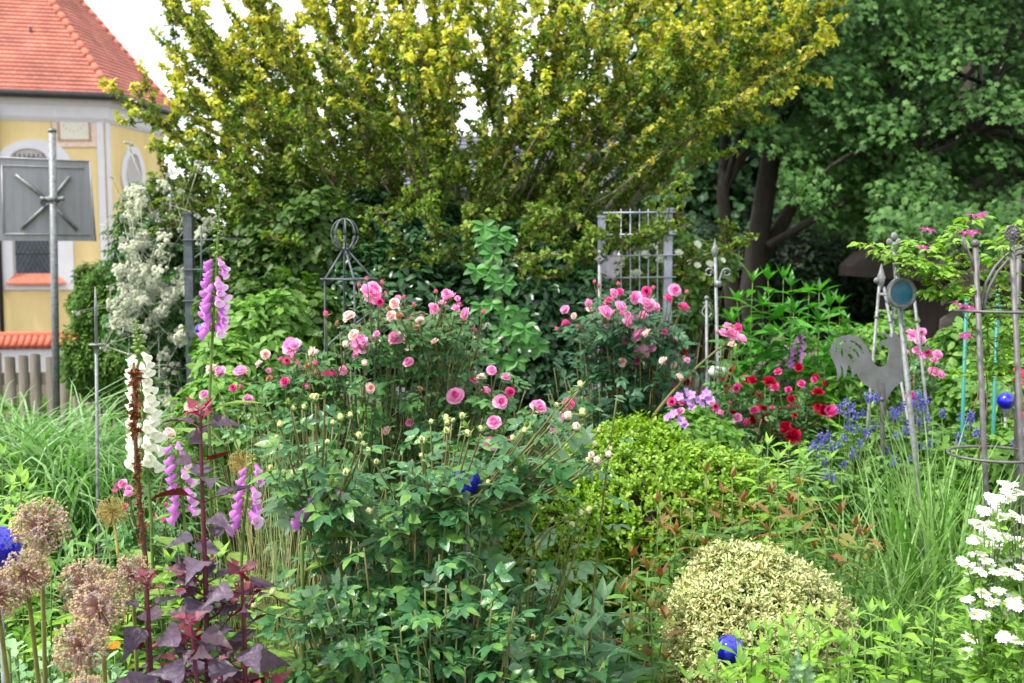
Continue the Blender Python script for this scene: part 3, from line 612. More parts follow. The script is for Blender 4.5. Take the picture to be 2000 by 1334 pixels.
def rambler():
    g = np.random.default_rng(51); root = at(380, 800, 7.2); root[2] = 0
    bl = [B(300, 440, 7.3, 60, 80, 40), B(260, 500, 7.2, 40, 70, 40), B(360, 470, 7.4, 70, 90, 50), B(300, 620, 7., 80, 70, 50), B(370, 620, 7., 80, 90, 60), B(330, 720, 6.9, 80, 80, 50), B(470, 530, 7.3, 80, 80, 50), B(430, 690, 6.9, 70, 80, 50)]
    t = shrub('rambling_rose', 'white rambling rose smothering the left trellis with pompon clusters', 'rose', root, bl, 7500, COMP, .10, .09, rb, 52, .6, .2, stems=20, core=.6, bark=M['core'])
    meshes = []
    for v in range(3):
        b = Buf(); n = 18; c = rdir(g, n)*np.array([.045, .045, .035])*g.random((n, 1))**.3
        for q in c:
            d = nrmz(q[None]+[[0, 0, .02]])[0]; m = 16; dd = nrmz(d+g.normal(size=(m, 3))*.55); leaves(b, ROUND, q+dd*.001, dd, nrmz(-d+rdir(g, m)*.4), .016, .014, 0, -1.)
        meshes.append(to_mesh('flower_cluster', b, white_pet))
    P = []
    for x, y, sx, sy, n in ((262, 440, 24, 50, 22), (290, 400, 28, 40, 14), (250, 510, 22, 40, 14), (300, 480, 36, 50, 8), (235, 610, 18, 40, 14), (290, 575, 50, 24, 20), (340, 555, 34, 24, 12), (300, 720, 40, 50, 10), (255, 590, 22, 25, 8), (330, 640, 60, 50, 8), (330, 780, 22, 60, 8), (385, 645, 12, 30, 5), (400, 440, 40, 50, 6), (460, 580, 40, 60, 5)):
        for _ in range(n): P.append((g.normal(x, sx*.6), g.normal(y, sy*.6)))
    g.shuffle(P)
    for k, (x, y) in enumerate(P[:99]): inst('flower_cluster', meshes[k % 3], t, at(x, y, 6.5+g.uniform(0, .3)), (g.normal()*.4, -.9, .5), g.uniform(0, 6), g.uniform(.55, 1.05))
    sb = Buf(); src = [(np.array([v.co for v in m_.vertices]), np.array([p.vertices for p in m_.polygons])) for m_ in meshes]
    for x, y in [(g.normal(a_, c_*1.0), g.normal(b_, d_*1.0)) for a_, b_, c_, d_ in ((262, 440, 26, 55), (300, 420, 36, 50), (255, 520, 24, 45), (240, 620, 22, 45), (310, 570, 60, 28), (350, 640, 60, 60), (330, 760, 30, 70), (430, 520, 50, 80), (285, 500, 40, 60)) for _ in range(22)]:
        v_, t_ = src[g.integers(3)]; sb.add(v_[:1536]*g.uniform(.3, .6)+at(x, y, 6.5+g.uniform(0, .35)), t_)
    o = obj('flower_clusters', sb, white_pet, t); o['kind'] = 'stuff'
rambler()
wl = leaf_mat('mock_leaf', ['#5c7f3c', '#73944c', '#4d7034'], rough=.5, trans=.4)
def mock_orange():
    g = np.random.default_rng(53); Y = 8.; t = shrub('white_flowering_shrub', 'pale leafed shrub with white blossoms behind the grey metal trellis', 'shrub', at(1330, 700, Y), [B(1270, 530, Y, 60, 50, 40), B(1340, 505, Y, 60, 45, 40), B(1390, 510, Y, 50, 40, 40), B(1300, 600, Y, 90, 70, 50)], 2600, LEAF, .07, .042, wl, 54, .5, .2)
    b = Buf(); m = 9; a = np.arange(m)*2.4; dd = np.stack([np.cos(a), np.sin(a), .35+.08*np.arange(m)], -1); leaves(b, ROUND, dd*.002, dd, [[0, 0, 1]]*m, .034, .032, 0, -.6); me = to_mesh('blossom', b, white_pet)
    for x, y in ((1283, 484), (1325, 498), (1290, 510), (1340, 512), (1360, 480), (1362, 520), (1385, 518), (1235, 538), (1228, 540), (1245, 536), (1410, 510), (1300, 530), (1260, 500)): inst('blossom', me, t, at(x, y, Y-.2), (g.normal()*.3, -.8, .5), 0, g.uniform(.7, 1.2))
mock_orange()
# clipped box and variegated box
def clipped(name, label, cat, root, blobs, n, Ln, Wd, lm, seed, sprig=4):
    g = np.random.default_rng(seed); root = np.array(root, float); root[2] = 0; t = thing(name, label, cat, root); b = Buf()
    tube(b, [root, blobs[0][0]], [.03, .02], 8)
    for c, r in blobs:  # dark core added under the leaf shell so no light passes through
        bb = Buf(); ball(bb, (0, 0, 0), 1, seg=32); d = nrmz(bb.v[0]); b.add(np.asarray(c)+d*np.broadcast_to(r, (3,))*.86*lumps(np.random.default_rng(seed), d, .05)[:, None], bb.t[0])
    obj('branches', b, M['core'], t)  # trunk and the added blocking core in one mesh
    p, d = blob_pts(g, blobs, n, .88, .06)
    C = np.array([x[0] for x in blobs]); R = np.array([np.broadcast_to(x[1], (3,)) for x in blobs])
    keep = p[:, 2] > .02
    for c, r in zip(C, R): keep &= (((p-c)/r)**2).sum(1) > .68
    p, d = p[keep], d[keep]; n = len(p); tw = nrmz(d*.7+np.array([0, 0, .6])+g.normal(size=(n, 3))*.35); sl = g.uniform(.02, .045, n)*(1+.5*(g.random(n) < .15))
    st = Buf(); sticks(st, p-tw*.02, p+tw*sl[:, None], .0011, .0007); obj('twigs', st, M['stem'], t)
    b = Buf()
    for k in range(sprig):
        f = (k+.6)/sprig
        for s in (1, -1):
            sd = nrmz(np.cross(tw, nrmz(g.normal(size=(n, 3)))))*s; ax = nrmz(sd+tw*(.35+.5*f)); leaves(b, SMALL2, p+tw*(sl*f)[:, None], ax, nrmz(tw-sd*.3), Ln*g.uniform(.7, 1.15, n), Wd*g.uniform(.8, 1.1, n), 0)
    obj('foliage', b, lm, t); return t
SMALL2 = T_leaf([(.35, .42), (.75, .40)], .3, .1)
box_m = leaf_mat('box_leaf', ['#5c8a1e', '#769f28', '#8cb236', '#a2be48', '#6a9424'], rough=.35, trans=.35, spec=.5, vs=3, vamp=.22)
clipped('box_bush', 'big rounded clipped box bush in bright yellow green', 'shrub', at(1240, 1100, 4.6), [B(1270, 1010, 4.7, 235, 172, 190), B(1100, 1060, 4.6, 150, 150, 150), B(1420, 1020, 4.8, 110, 130, 140)], 15000, .021, .0125, box_m, 61)
var_m = leaf_mat('variegated_leaf', ['#a8b068', '#d2d49c', '#e2e2b4', '#bcc27c', '#82985a', '#a8905c', '#d8d8a8', '#90a860'], rough=.5, trans=.3, vs=5, vamp=.25)
clipped('variegated_box_ball', 'cream variegated clipped ball turning straw brown at places', 'shrub', at(1475, 1240, 3.2), [B(1472, 1245, 3.2, 165, 165), B(1390, 1340, 3.15, 90, 100), B(1570, 1220, 3.25, 80, 70)], 10500, .017, .0068, var_m, 62, 4)
# ------------------------------------------------------------------ flower kits (meshes shared by repeats)
PET = T_leaf([(.3, .36), (.62, .54), (.88, .46)], .18, -.28)
def petal_mat(name, cols, trans=.3, under=None): return leaf_mat(name, cols, under=under, rough=.55, trans=trans, spec=.25, vs=30, vamp=.12)
PINK_O = petal_mat('pink_petal_pale', ['#eda6d0', '#f2bcdc', '#ea98c8']); PINK_I = petal_mat('pink_petal_deep', ['#e274b4', '#e88cc2', '#dc68aa'])
PEACH_O = petal_mat('peach_petal', ['#f2dad6', '#f4e0da', '#f0c8cc']); PEACH_I = petal_mat('rose_petal_salmon', ['#ecb0b4', '#eebcb8'])
HOT_O = petal_mat('hot_pink_petal', ['#de5ca0', '#e470ac', '#d45096']); HOT_I = petal_mat('hot_pink_petal_deep', ['#c63070', '#d24080'])
RED_O = petal_mat('crimson_petal', ['#a80c34', '#bc1640', '#96082c']); RED_I = petal_mat('crimson_petal_deep', ['#8a0626', '#a00c30'])
CORAL_O = petal_mat('coral_petal', ['#f0546c', '#f4708a']); CREAM = petal_mat('cream_petal', ['#e2deb0', '#d8d8a0', '#ece6c4'], .25)
SPENT = petal_mat('spent_petal', ['#b08a62', '#c8a688', '#a07850', '#d4b8a0'], .2)
GRN = leaf_mat('calyx_green', ['#6a8a3c', '#7c9a48', '#88a050'], rough=.5, trans=.25)
def rose_mesh(name, mo, mi, full=1., seed=0):
    g = np.random.default_rng(seed); b = Buf()
    for k, (n, el, ln, mid) in enumerate(((7, 8, 1., 0), (7, 24, .95, 0), (8, 42, .86, 0), (9, 58, .72, 1), (9, 70, .55, 1), (7, 80, .42, 1))):
        if full < 1 and k > 3: n = 3
        a = np.arange(n)*2*math.pi/n+k*.45+g.normal(size=n)*.18; e = np.radians(el*(.75 if full < 1 else 1)+g.normal(size=n)*8)
        rad = np.stack([np.cos(a), np.sin(a), 0*a], -1); z = np.array([0, 0, 1.]); ax = rad*np.cos(e)[:, None]+z*np.sin(e)[:, None]; nr = -rad*np.sin(e)[:, None]+z*np.cos(e)[:, None]
        leaves(b, PET, rad*.06*(1-k*.1)+z*.05*k, ax, nr+g.normal(size=(n, 3))*.12, ln*g.uniform(.9, 1.1, n), ln*g.uniform(.85, 1.05, n)*(1.15 if k < 3 else .9), mid, g.uniform(.3, 1.6, n)*(1 if k else -.3))
    a = np.arange(5)*1.257; rad = np.stack([np.cos(a), np.sin(a), 0*a-.35], -1); leaves(b, LANCE, rad*.02-[0, 0, .03], rad, rad*[0, 0, 0]+[0, 0, 1], .75, .2, 2)
    lathe(b, [(.0, -.28), (.12, -.22), (.14, -.1), (.05, 0)], sides=8, mi=2); return to_mesh(name, b, [mo, mi, GRN])
def bud_mesh(name, m1, open_=0., seed=0, sep=1.):
    g = np.random.default_rng(seed); b = Buf(); w = .42+.2*open_
    for k in range(7):
        a = np.array([k*2.4+g.normal()*.2]); e = np.radians(np.array([80-open_*25])); rad = np.stack([np.cos(a), np.sin(a), 0*a], -1)
        leaves(b, PET, rad*.08, rad*np.cos(e)[:, None]+[0, 0, 1]*np.sin(e)[:, None], -rad*np.sin(e)[:, None]+[0, 0, 1]*np.cos(e)[:, None], 1.05-.03*k, w*1.5, 0, 1.1)
    lathe(b, [(.02, -.02), (w*.72, .12), (w*.9, .38), (w*.72, .66), (w*.35, .9), (.02, 1.)], sides=10, mi=0)
    a = np.arange(5)*1.257+.3; rad = np.stack([np.cos(a)*.75, np.sin(a)*.75, .8+0*a], -1)
    leaves(b, LANCE, rad*[.2, .2, 0], rad, -rad*[1, 1, -.6], 1.0*sep, .42, 1, g.uniform(-1.2, 1.8, 5))
    lathe(b, [(.03, -.34), (.2, -.26), (.3, -.08), (w*.74, .14)], sides=9, mi=1); return to_mesh(name, b, [m1, GRN])
RM = {'P': [rose_mesh('blossom', PINK_O, PINK_I, 1, s) for s in range(3)], 'L': [rose_mesh('blossom', PINK_O, PINK_O, 1, s+5) for s in range(2)], 'W': [rose_mesh('blossom', PEACH_O, PEACH_I, .6, s) for s in range(3)], 'S': [rose_mesh('blossom', SPENT, SPENT, .6, s+3) for s in range(2)],
      'H': [rose_mesh('blossom', HOT_O, HOT_I, 1, s) for s in range(2)], 'R': [rose_mesh('blossom', RED_O, RED_I, 1, s) for s in range(3)], 'C': [rose_mesh('blossom', CORAL_O, HOT_O, 1, 9)],
      'b': [bud_mesh('bud', HOT_O, .3, s) for s in range(2)], 'c': [bud_mesh('bud', CREAM, .25, s, 1.15) for s in range(3)], 'g': [bud_mesh('bud', GRN, 0, s, 1.2) for s in range(2)], 'o': [bud_mesh('bud', PEACH_O, .7, s) for s in range(2)]}
def cane_leaves(buf, g, c, u0, u1, n, Ln, tm=COMP, wd=.95, mi=0):
    u = np.linspace(u0, u1, n)*(len(c)-1); i = np.minimum(u.astype(int), len(c)-2); p = c[i]+(c[i+1]-c[i])*(u-i)[:, None]
    a = g.uniform(0, 6.3)+np.arange(n)*2.4; ax = np.stack([np.cos(a), np.sin(a), .3+g.normal(size=n)*.3], -1); nr = np.array([0, -.15, 1.])+g.normal(size=(n, 3))*.5
    s = g.uniform(.7, 1.15, n)*(1-.35*np.linspace(0, 1, n)**3); leaves(buf, tm, p, ax, nr, Ln*s, Ln*wd*s, mi, g.uniform(-.2, 1.7, n))
def rose_bush(name, label, root, Y, flowers, blobs, ncane, lm, leafL, seed, group=None, per=12, dY=.35, up=.45, extra=None, cane_r=.005, cap=100):
    g = np.random.default_rng(seed); root = np.array(root, float); root[2] = 0; t = thing(name, label, 'rose', root, group); cb, lb = Buf(), Buf()
    C = np.array([b[0] for b in blobs]); hand = []
    for k in range(ncane):
        p, d = blob_pts(g, [blobs[g.integers(len(blobs))]], 1, .45, .1); e = p[0]; s = root+np.array([(e[0]-root[0])*.35, (e[1]-root[1])*.3, 0])+g.normal(size=3)*[.05, .05, 0]
        c = bez(s, s*[.45, .45, .4]+e*[.55, .55, .6], e, 9); tube(cb, c, np.linspace(cane_r, cane_r*.4, 9), 5); cane_leaves(lb, g, c, .2, .99, per, leafL)
    for px, py, r, kind in flowers:
        e = at(px, py, Y+g.uniform(-dY, dY)*.5)
        j = np.argmin(((C-e)**2).sum(1)); v_ = C[j]-[0, 0, .12]-e; s = e+v_*min(.65, .26/np.linalg.norm(v_)); c = bez(s, (s+e)/2+[0, .02, -.03], e, 6); tube(cb, c, np.linspace(.0032, .0018, 6), 4)
        cane_leaves(lb, g, c, .0, .8, 4, leafL*.85)
        v = RM[kind]; big = kind in 'PLWHRCS'; hand.append((e, r*Y/F, kind, v[g.integers(len(v))], big))
    for k, (e, r, kind, me, big) in enumerate(hand[:cap]):
        ax = nrmz(np.array([[g.normal()*.5, -.65+g.normal()*.4, up+.3+g.normal()*.35]]))[0] if big else nrmz(np.array([[g.normal()*.3, -.15, 1]]))[0]
        inst('blossom' if big else 'bud', me, t, e, ax, g.uniform(0, 6.3), r*(1.02 if Y > 4.9 else .95) if big else r*1.35)
    if extra: extra(cb, lb, g, t)
    obj('canes', cb, M['stem_red'], t); obj('foliage', lb, lm, t); return t
# foreground rose with cream buds
fl_m = leaf_mat('rose_leaf_dark', ['#34603a', '#407044', '#508250', '#3a663c', '#5f8a42', '#769c50'], under='#8aa888', rough=.34, trans=.3, spec=.5, vs=4, vamp=.3, bump=.5)
pk_m = leaf_mat('rose_leaf_mid', ['#3a6638', '#4c7a42', '#5c8a4c', '#406c36'], under='#7a9a74', rough=.42, trans=.3, spec=.4, vs=3)
def fg_rose():
    Y = 2.65; tops = [(575, 785), (615, 775), (655, 815), (545, 835), (705, 865), (740, 1000), (860, 805), (895, 822), (925, 845), (975, 850), (1012, 965), (955, 925), (720, 905), (645, 930), (628, 870), (688, 992), (832, 872), (1062, 1000), (1110, 1005), (921, 1115), (540, 920), (885, 880), (1150, 1010), (1055, 1250), (840, 1190), (532, 1165), (1030, 1110)]
    g0 = np.random.default_rng(3); fl = []
    for x, y in tops:
        for _ in range(3 if y < 950 else 2): fl.append((x+g0.normal()*20, y+g0.uniform(-12, 26), g0.uniform(6.5, 11), g0.choice(['c', 'c', 'g', 'c'])))
    arch = [(1135, 757, 10, 'c'), (1118, 768, 7, 'g'), (1140, 812, 12, 'c'), (1110, 820, 13, 'o'), (1128, 840, 11, 'o'), (1165, 872, 9, 'c'), (1190, 883, 10, 'c'), (1155, 895, 10, 'o'), (1190, 893, 9, 'o'), (1170, 845, 8, 'c'), (1150, 905, 9, 'c'), (1030, 830, 7, 'g'), (1025, 845, 8, 'c'), (1045, 800, 6, 'g'), (1088, 795, 7, 'c'), (1120, 858, 9, 'o'), (1100, 803, 7, 'g'), (1165, 905, 9, 'o')]
    def extra(cb, lb, g, t):
        for (ax_, ay), (bx, by), (cx, cy) in (((985, 1000), (1030, 850), (1135, 758)), ((980, 1000), (1060, 860), (1150, 812)), ((990, 1000), (1050, 885), (1190, 884)), ((985, 1010), (1060, 905), (1180, 895)), ((1000, 930), (1040, 830), (1110, 800)), ((1150, 1300), (1160, 1080), (1205, 775)), ((640, 1300), (600, 1050), (590, 800)), ((1040, 1300), (1000, 1050), (1115, 1010))):
            c = bez(at(ax_, ay, Y), at(bx, by, Y-.03), at(cx, cy, Y-.05), 14); tube(cb, c, np.linspace(.0045, .0018, 14), 6); cane_leaves(lb, g, c, .25, .7, 3, .11)
        c = bez(at(1150, 1300, Y), at(1160, 1080, Y), at(1210, 770, Y-.05), 14); cane_leaves(lb, g, c, .5, .97, 9, .085)
    bl = [B(700, 1130, Y, 170, 190, 140), B(900, 1110, Y, 170, 190, 150), B(1040, 1220, Y, 130, 140, 130), B(620, 960, Y, 80, 110, 80), B(850, 970, Y, 120, 110, 100), B(780, 1280, Y-.1, 230, 150, 150), B(1000, 1290, Y-.1, 180, 150, 150), B(700, 1230, Y-.2, 160, 120, 100), B(900, 1230, Y-.2, 160, 120, 100)]
    rose_bush('rose_bush', 'tall dark leaved rose with cream green buds in the foreground centre', at(850, 900, Y+.05), Y, arch+fl, bl, 140, fl_m, .135, 71, 'rose bushes', per=15, extra=extra, cap=99)
fg_rose()
PB = [(723, 573, 24, 'P'), (637, 619, 9, 'b'), (682, 620, 14, 'W'), (692, 655, 12, 'W'), (700, 673, 22, 'P'), (571, 679, 21, 'L'), (775, 663, 18, 'P'), (807, 682, 17, 'W'), (803, 628, 11, 'H'), (846, 603, 12, 'P'), (877, 583, 17, 'P'), (912, 613, 14, 'P'), (941, 613, 7, 'b'), (808, 600, 7, 'b'), (771, 593, 11, 'W'), (788, 584, 6, 'b'), (853, 572, 6, 'b'), (765, 618, 11, 'W'), (798, 708, 11, 'P'), (643, 735, 17, 'H'), (596, 748, 12, 'P'), (557, 746, 10, 'H'), (580, 712, 7, 'b'), (616, 714, 8, 'b'), (546, 706, 8, 'b'), (518, 693, 10, 'W'), (612, 686, 10, 'W'), (470, 730, 17, 'L'), (432, 726, 13, 'P'), (485, 781, 12, 'P'), (470, 760, 7, 'b'), (455, 758, 8, 'H'), (890, 775, 19, 'P'), (949, 766, 12, 'P'), (995, 766, 10, 'H'), (977, 786, 15, 'P'), (940, 738, 10, 'W'), (960, 724, 11, 'P'), (988, 738, 10, 'P'), (925, 741, 9, 'H'), (722, 758, 11, 'W'), (800, 826, 9, 'P'), (757, 842, 11, 'W'), (966, 826, 15, 'P'), (1050, 797, 17, 'P'), (1111, 789, 13, 'H'), (956, 868, 16, 'P'), (1000, 862, 14, 'H'), (1095, 815, 11, 'P'), (1078, 838, 11, 'P'), (945, 880, 12, 'P'), (413, 722, 12, 'W'), (375, 795, 14, 'W'), (400, 772, 11, 'P'), (895, 600, 8, 'b'), (930, 648, 7, 'b'), (717, 548, 6, 'b'), (747, 556, 7, 'b'), (700, 560, 6, 'b'), (740, 590, 9, 'H'), (850, 668, 9, 'W'), (560, 705, 8, 'H'), (527, 740, 8, 'S'), (700, 640, 7, 'S'), (660, 632, 7, 'S'), (820, 628, 8, 'S'), (760, 605, 8, 'S'), (905, 628, 7, 'S'), (735, 660, 7, 'S'), (600, 715, 6, 'S'), (820, 760, 6, 'S'), (920, 770, 6, 'S'), (752, 575, 5, 'b'), (812, 640, 7, 'S'), (780, 618, 8, 'S')]
gq = np.random.default_rng(6)
for cx, cy, sx, sy, n in ((560, 715, 60, 35, 9), (700, 660, 50, 45, 7), (840, 620, 60, 35, 9), (960, 760, 40, 35, 9), (800, 730, 60, 50, 5), (980, 850, 60, 40, 7)):
    for _ in range(n): PB.append((gq.normal(cx, sx*.7), gq.normal(cy, sy*.7), gq.uniform(6, 10), gq.choice(['L', 'P', 'W', 'b', 'L', 'o'])))
PB = PB[:100]
rose_bush('rose_bush', 'big rose with the largest full pink blooms around the wire obelisk', at(740, 900, 4.1), 4.0, PB, [B(560, 790, 4.0, 110, 80, 70), B(700, 780, 4.1, 120, 110, 90), B(850, 760, 4.2, 130, 140, 90), B(960, 830, 4.1, 110, 90, 80), B(800, 900, 4.1, 190, 110, 100), B(480, 850, 3.9, 90, 100, 70), B(660, 920, 4.0, 150, 100, 90), B(860, 660, 4.15, 90, 60, 50), B(640, 720, 4.1, 90, 60, 50), B(730, 650, 4.15, 70, 50, 40), B(830, 640, 4.15, 70, 45, 40), B(920, 690, 4.15, 60, 50, 40), B(590, 720, 4.1, 60, 50, 40), B(960, 760, 4.1, 60, 40, 40)], 190, pk_m, .115, 72, 'rose bushes', per=11)
PC = [(1180, 612, 15, 'L'), (1210, 601, 13, 'P'), (1190, 592, 12, 'H'), (1198, 573, 9, 'P'), (1211, 571, 8, 'H'), (1243, 582, 13, 'P'), (1262, 570, 10, 'H'), (1270, 597, 13, 'P'), (1258, 592, 12, 'P'), (1277, 602, 12, 'P'), (1317, 567, 13, 'P'), (1304, 585, 10, 'H'), (1333, 602, 11, 'H'), (1340, 574, 6, 'b'), (1252, 655, 18, 'L'), (1272, 667, 10, 'P'), (1222, 668, 8, 'H'), (1252, 689, 17, 'P'), (1308, 680, 15, 'P'), (1273, 678, 9, 'P'), (1322, 662, 6, 'H'), (1335, 688, 7, 'R'), (1218, 618, 12, 'P'), (1227, 631, 14, 'L'), (1241, 626, 12, 'P'), (1205, 632, 9, 'P'), (1193, 628, 9, 'W'), (1105, 634, 9, 'H'), (1128, 641, 6, 'b'), (1088, 646, 6, 'b'), (1152, 603, 8, 'W'), (1275, 566, 6, 'b'), (1208, 558, 6, 'b'), (1160, 553, 5, 'b'), (1320, 800, 9, 'P'), (1332, 788, 8, 'H'), (1170, 560, 5, 'b'), (1178, 690, 6, 'b'), (1290, 705, 6, 'o')]
for _ in range(26): PC.append((gq.normal(1215, 80), gq.normal(650, 55), gq.uniform(5, 10), gq.choice(['L', 'P', 'H', 'b', 'L', 'W'])))
rose_bush('rose_bush', 'rose with many clustered bright pink blooms before the grey metal trellis', at(1230, 900, 5.2), 5.0, PC, [B(1200, 720, 5.1, 130, 120, 80), B(1300, 720, 5.1, 110, 110, 80), B(1130, 780, 5.2, 110, 90, 80), B(1250, 800, 5.1, 150, 90, 90), B(1230, 640, 5.1, 90, 70, 60), B(1290, 650, 5.1, 60, 60, 50), B(1200, 640, 5.1, 60, 45, 40)], 130, leaf_mat('rose_leaf_blue', ['#335c40', '#3f6a48', '#4c7850', '#2c5238'], under='#6f917a', rough=.42, trans=.28, vs=3), .14, 73, 'rose bushes', per=11)
PD = [(1413, 652, 11, 'P'), (1430, 655, 14, 'L'), (1446, 665, 12, 'P'), (1440, 641, 10, 'H'), (1430, 674, 9, 'W'), (1420, 638, 9, 'P'), (1400, 650, 5, 'b'), (1405, 808, 10, 'P'), (1397, 795, 8, 'H'), (1440, 818, 11, 'P'), (1462, 826, 11, 'H'), (1380, 757, 8, 'H'), (1312, 785, 9, 'H'), (1330, 805, 9, 'P'), (1390, 785, 8, 'P'), (1425, 790, 6, 'b'), (1438, 760, 8, 'H')]
def ex(cb, lb, g, t):
    c = bez(at(1275, 815, 4.9), at(1330, 735, 4.9), at(1425, 665, 4.95), 12); tube(cb, c, np.linspace(.009, .004, 12), 6)
rose_bush('rose_bush', 'low rose of small pink blooms with one long leaning cane', at(1400, 900, 4.9), 4.85, PD, [B(1390, 830, 4.9, 100, 55, 60), B(1440, 860, 4.9, 80, 50, 60), B(1330, 850, 4.9, 80, 50, 50)], 26, pk_m, .11, 74, 'rose bushes', per=9, extra=ex)
PE = [(1425, 723, 12, 'R'), (1453, 742, 11, 'R'), (1468, 744, 10, 'R'), (1503, 748, 13, 'R'), (1513, 756, 9, 'H'), (1598, 768, 11, 'R'), (1597, 797, 9, 'R'), (1610, 803, 12, 'R'), (1624, 805, 13, 'H'), (1533, 836, 13, 'R'), (1550, 853, 15, 'R'), (1546, 842, 12, 'R'), (1515, 856, 9, 'R'), (1490, 798, 9, 'R'), (1495, 818, 9, 'R'), (1340, 746, 8, 'R'), (1410, 745, 7, 'R'), (1440, 755, 8, 'H'), (1565, 750, 8, 'H'), (1590, 742, 7, 'H'), (1540, 762, 7, 'H'), (1570, 762, 6, 'b'), (1480, 770, 7, 'R'), (1505, 800, 6, 'b')]
for _ in range(18): PE.append((gq.normal(1510, 60), gq.normal(790, 38), gq.uniform(5, 10), gq.choice(['R', 'R', 'H', 'b'])))
rose_bush('rose_bush', 'dark crimson flowered rose beside the steel rooster', at(1500, 900, 5.3), 5.2, PE, [B(1450, 800, 5.3, 80, 60, 60), B(1540, 810, 5.3, 80, 70, 60), B(1500, 860, 5.2, 110, 60, 60), B(1600, 830, 5.4, 60, 50, 50)], 42, leaf_mat('rose_leaf_crimson', ['#2c4e2c', '#3c6234', '#4d743c'], rough=.45, trans=.25), .11, 75, 'rose bushes', per=10)
PF = [(1785, 656, 12, 'L'), (1797, 664, 11, 'P'), (1801, 648, 8, 'P'), (1776, 652, 9, 'P'), (1830, 694, 10, 'P'), (1824, 705, 8, 'L'), (1822, 727, 11, 'P'), (1836, 732, 9, 'P'), (1790, 685, 8, 'P'), (1812, 690, 8, 'H'), (1780, 740, 8, 'H'), (1779, 776, 10, 'H'), (1800, 700, 7, 'P'), (1770, 690, 7, 'P')]
rose_bush('rose_bush', 'small rose with pale pink blooms right of the steel rooster', at(1810, 900, 5.6), 5.5, PF, [B(1800, 740, 5.6, 60, 60, 50), B(1850, 760, 5.6, 60, 60, 50), B(1780, 800, 5.6, 60, 50, 50)], 26, pk_m, .11, 76, 'rose bushes', per=10)
PG = [(240, 945, 10, 'P'), (250, 957, 10, 'P'), (230, 950, 8, 'H'), (250, 966, 9, 'L'), (226, 964, 7, 'b'), (325, 990, 8, 'b'), (330, 848, 13, 'W'), (322, 1020, 8, 'b'), (245, 990, 7, 'H'), (300, 1010, 8, 'W')]
rose_bush('rose_bush', 'low pink rose at the foot of the white foxglove', at(280, 1100, 3.4), 3.35, PG, [B(280, 1020, 3.4, 80, 70, 60), B(330, 1060, 3.4, 80, 80, 60), B(240, 1060, 3.4, 60, 60, 50)], 26, pk_m, .09, 77, 'rose bushes', per=10)
PH = [(1988, 732, 14, 'C'), (1995, 742, 13, 'C'), (1992, 812, 10, 'C'), (1978, 740, 8, 'C')]
rose_bush('rose_bush', 'coral pink flowered rose cut by the right edge', at(2000, 900, 5), 4.9, PH, [B(2010, 800, 5, 70, 60, 50), B(1990, 860, 5, 60, 60, 50)], 18, pk_m, .11, 78, 'rose bushes', per=9)
# ------------------------------------------------------------------ foxgloves
def bell_mesh(name, m):
    b = Buf(); n = 12; prof = np.array([(.07, 0), (.12, .08), (.19, .22), (.22, .45), (.25, .7), (.28, .88), (.40, 1.0)]); th = np.arange(n)*2*math.pi/n
    lip = 1+.14*np.cos(th)[None]*(np.linspace(0, 1, 7)**4)[:, None]; r = prof[:, 0, None]; z = prof[:, 1, None]*lip
    v = np.stack([r*np.cos(th), r*np.sin(th), z], -1).reshape(-1, 3); i = np.arange(6)[:, None]*n; k = np.arange(n)[None]; k2 = (k+1) % n
    b.add(v, np.concatenate([np.stack([i+k, i+k2, i+n+k2], -1).reshape(-1, 3), np.stack([i+k, i+n+k2, i+n+k], -1).reshape(-1, 3)]))
    a = np.arange(5)*1.257; rad = np.stack([np.cos(a)*.6, np.sin(a)*.6, .8+0*a], -1); leaves(b, LEAF, rad*[.12, .12, 0]-[0, 0, .05], rad, -rad*[1, 1, -.6], .34, .18, 1); return to_mesh(name, b, [m, GRN])
FOXP = petal_mat('foxglove_purple', ['#c078c4', '#d29cd6', '#b86cc0', '#d8b0d4'], .4, '#e6cce4'); FOXW = petal_mat('foxglove_white', ['#e0e0d4', '#e8e8de'], .35)
BP, BW = bell_mesh('bell', FOXP), bell_mesh('bell', FOXW)
SB = to_mesh('flower_bud', (lambda b: (lathe(b, [(.05, 0), (.28, .2), (.3, .55), (.16, .9), (.02, 1.)], sides=8), b)[1])(Buf()), GRN)
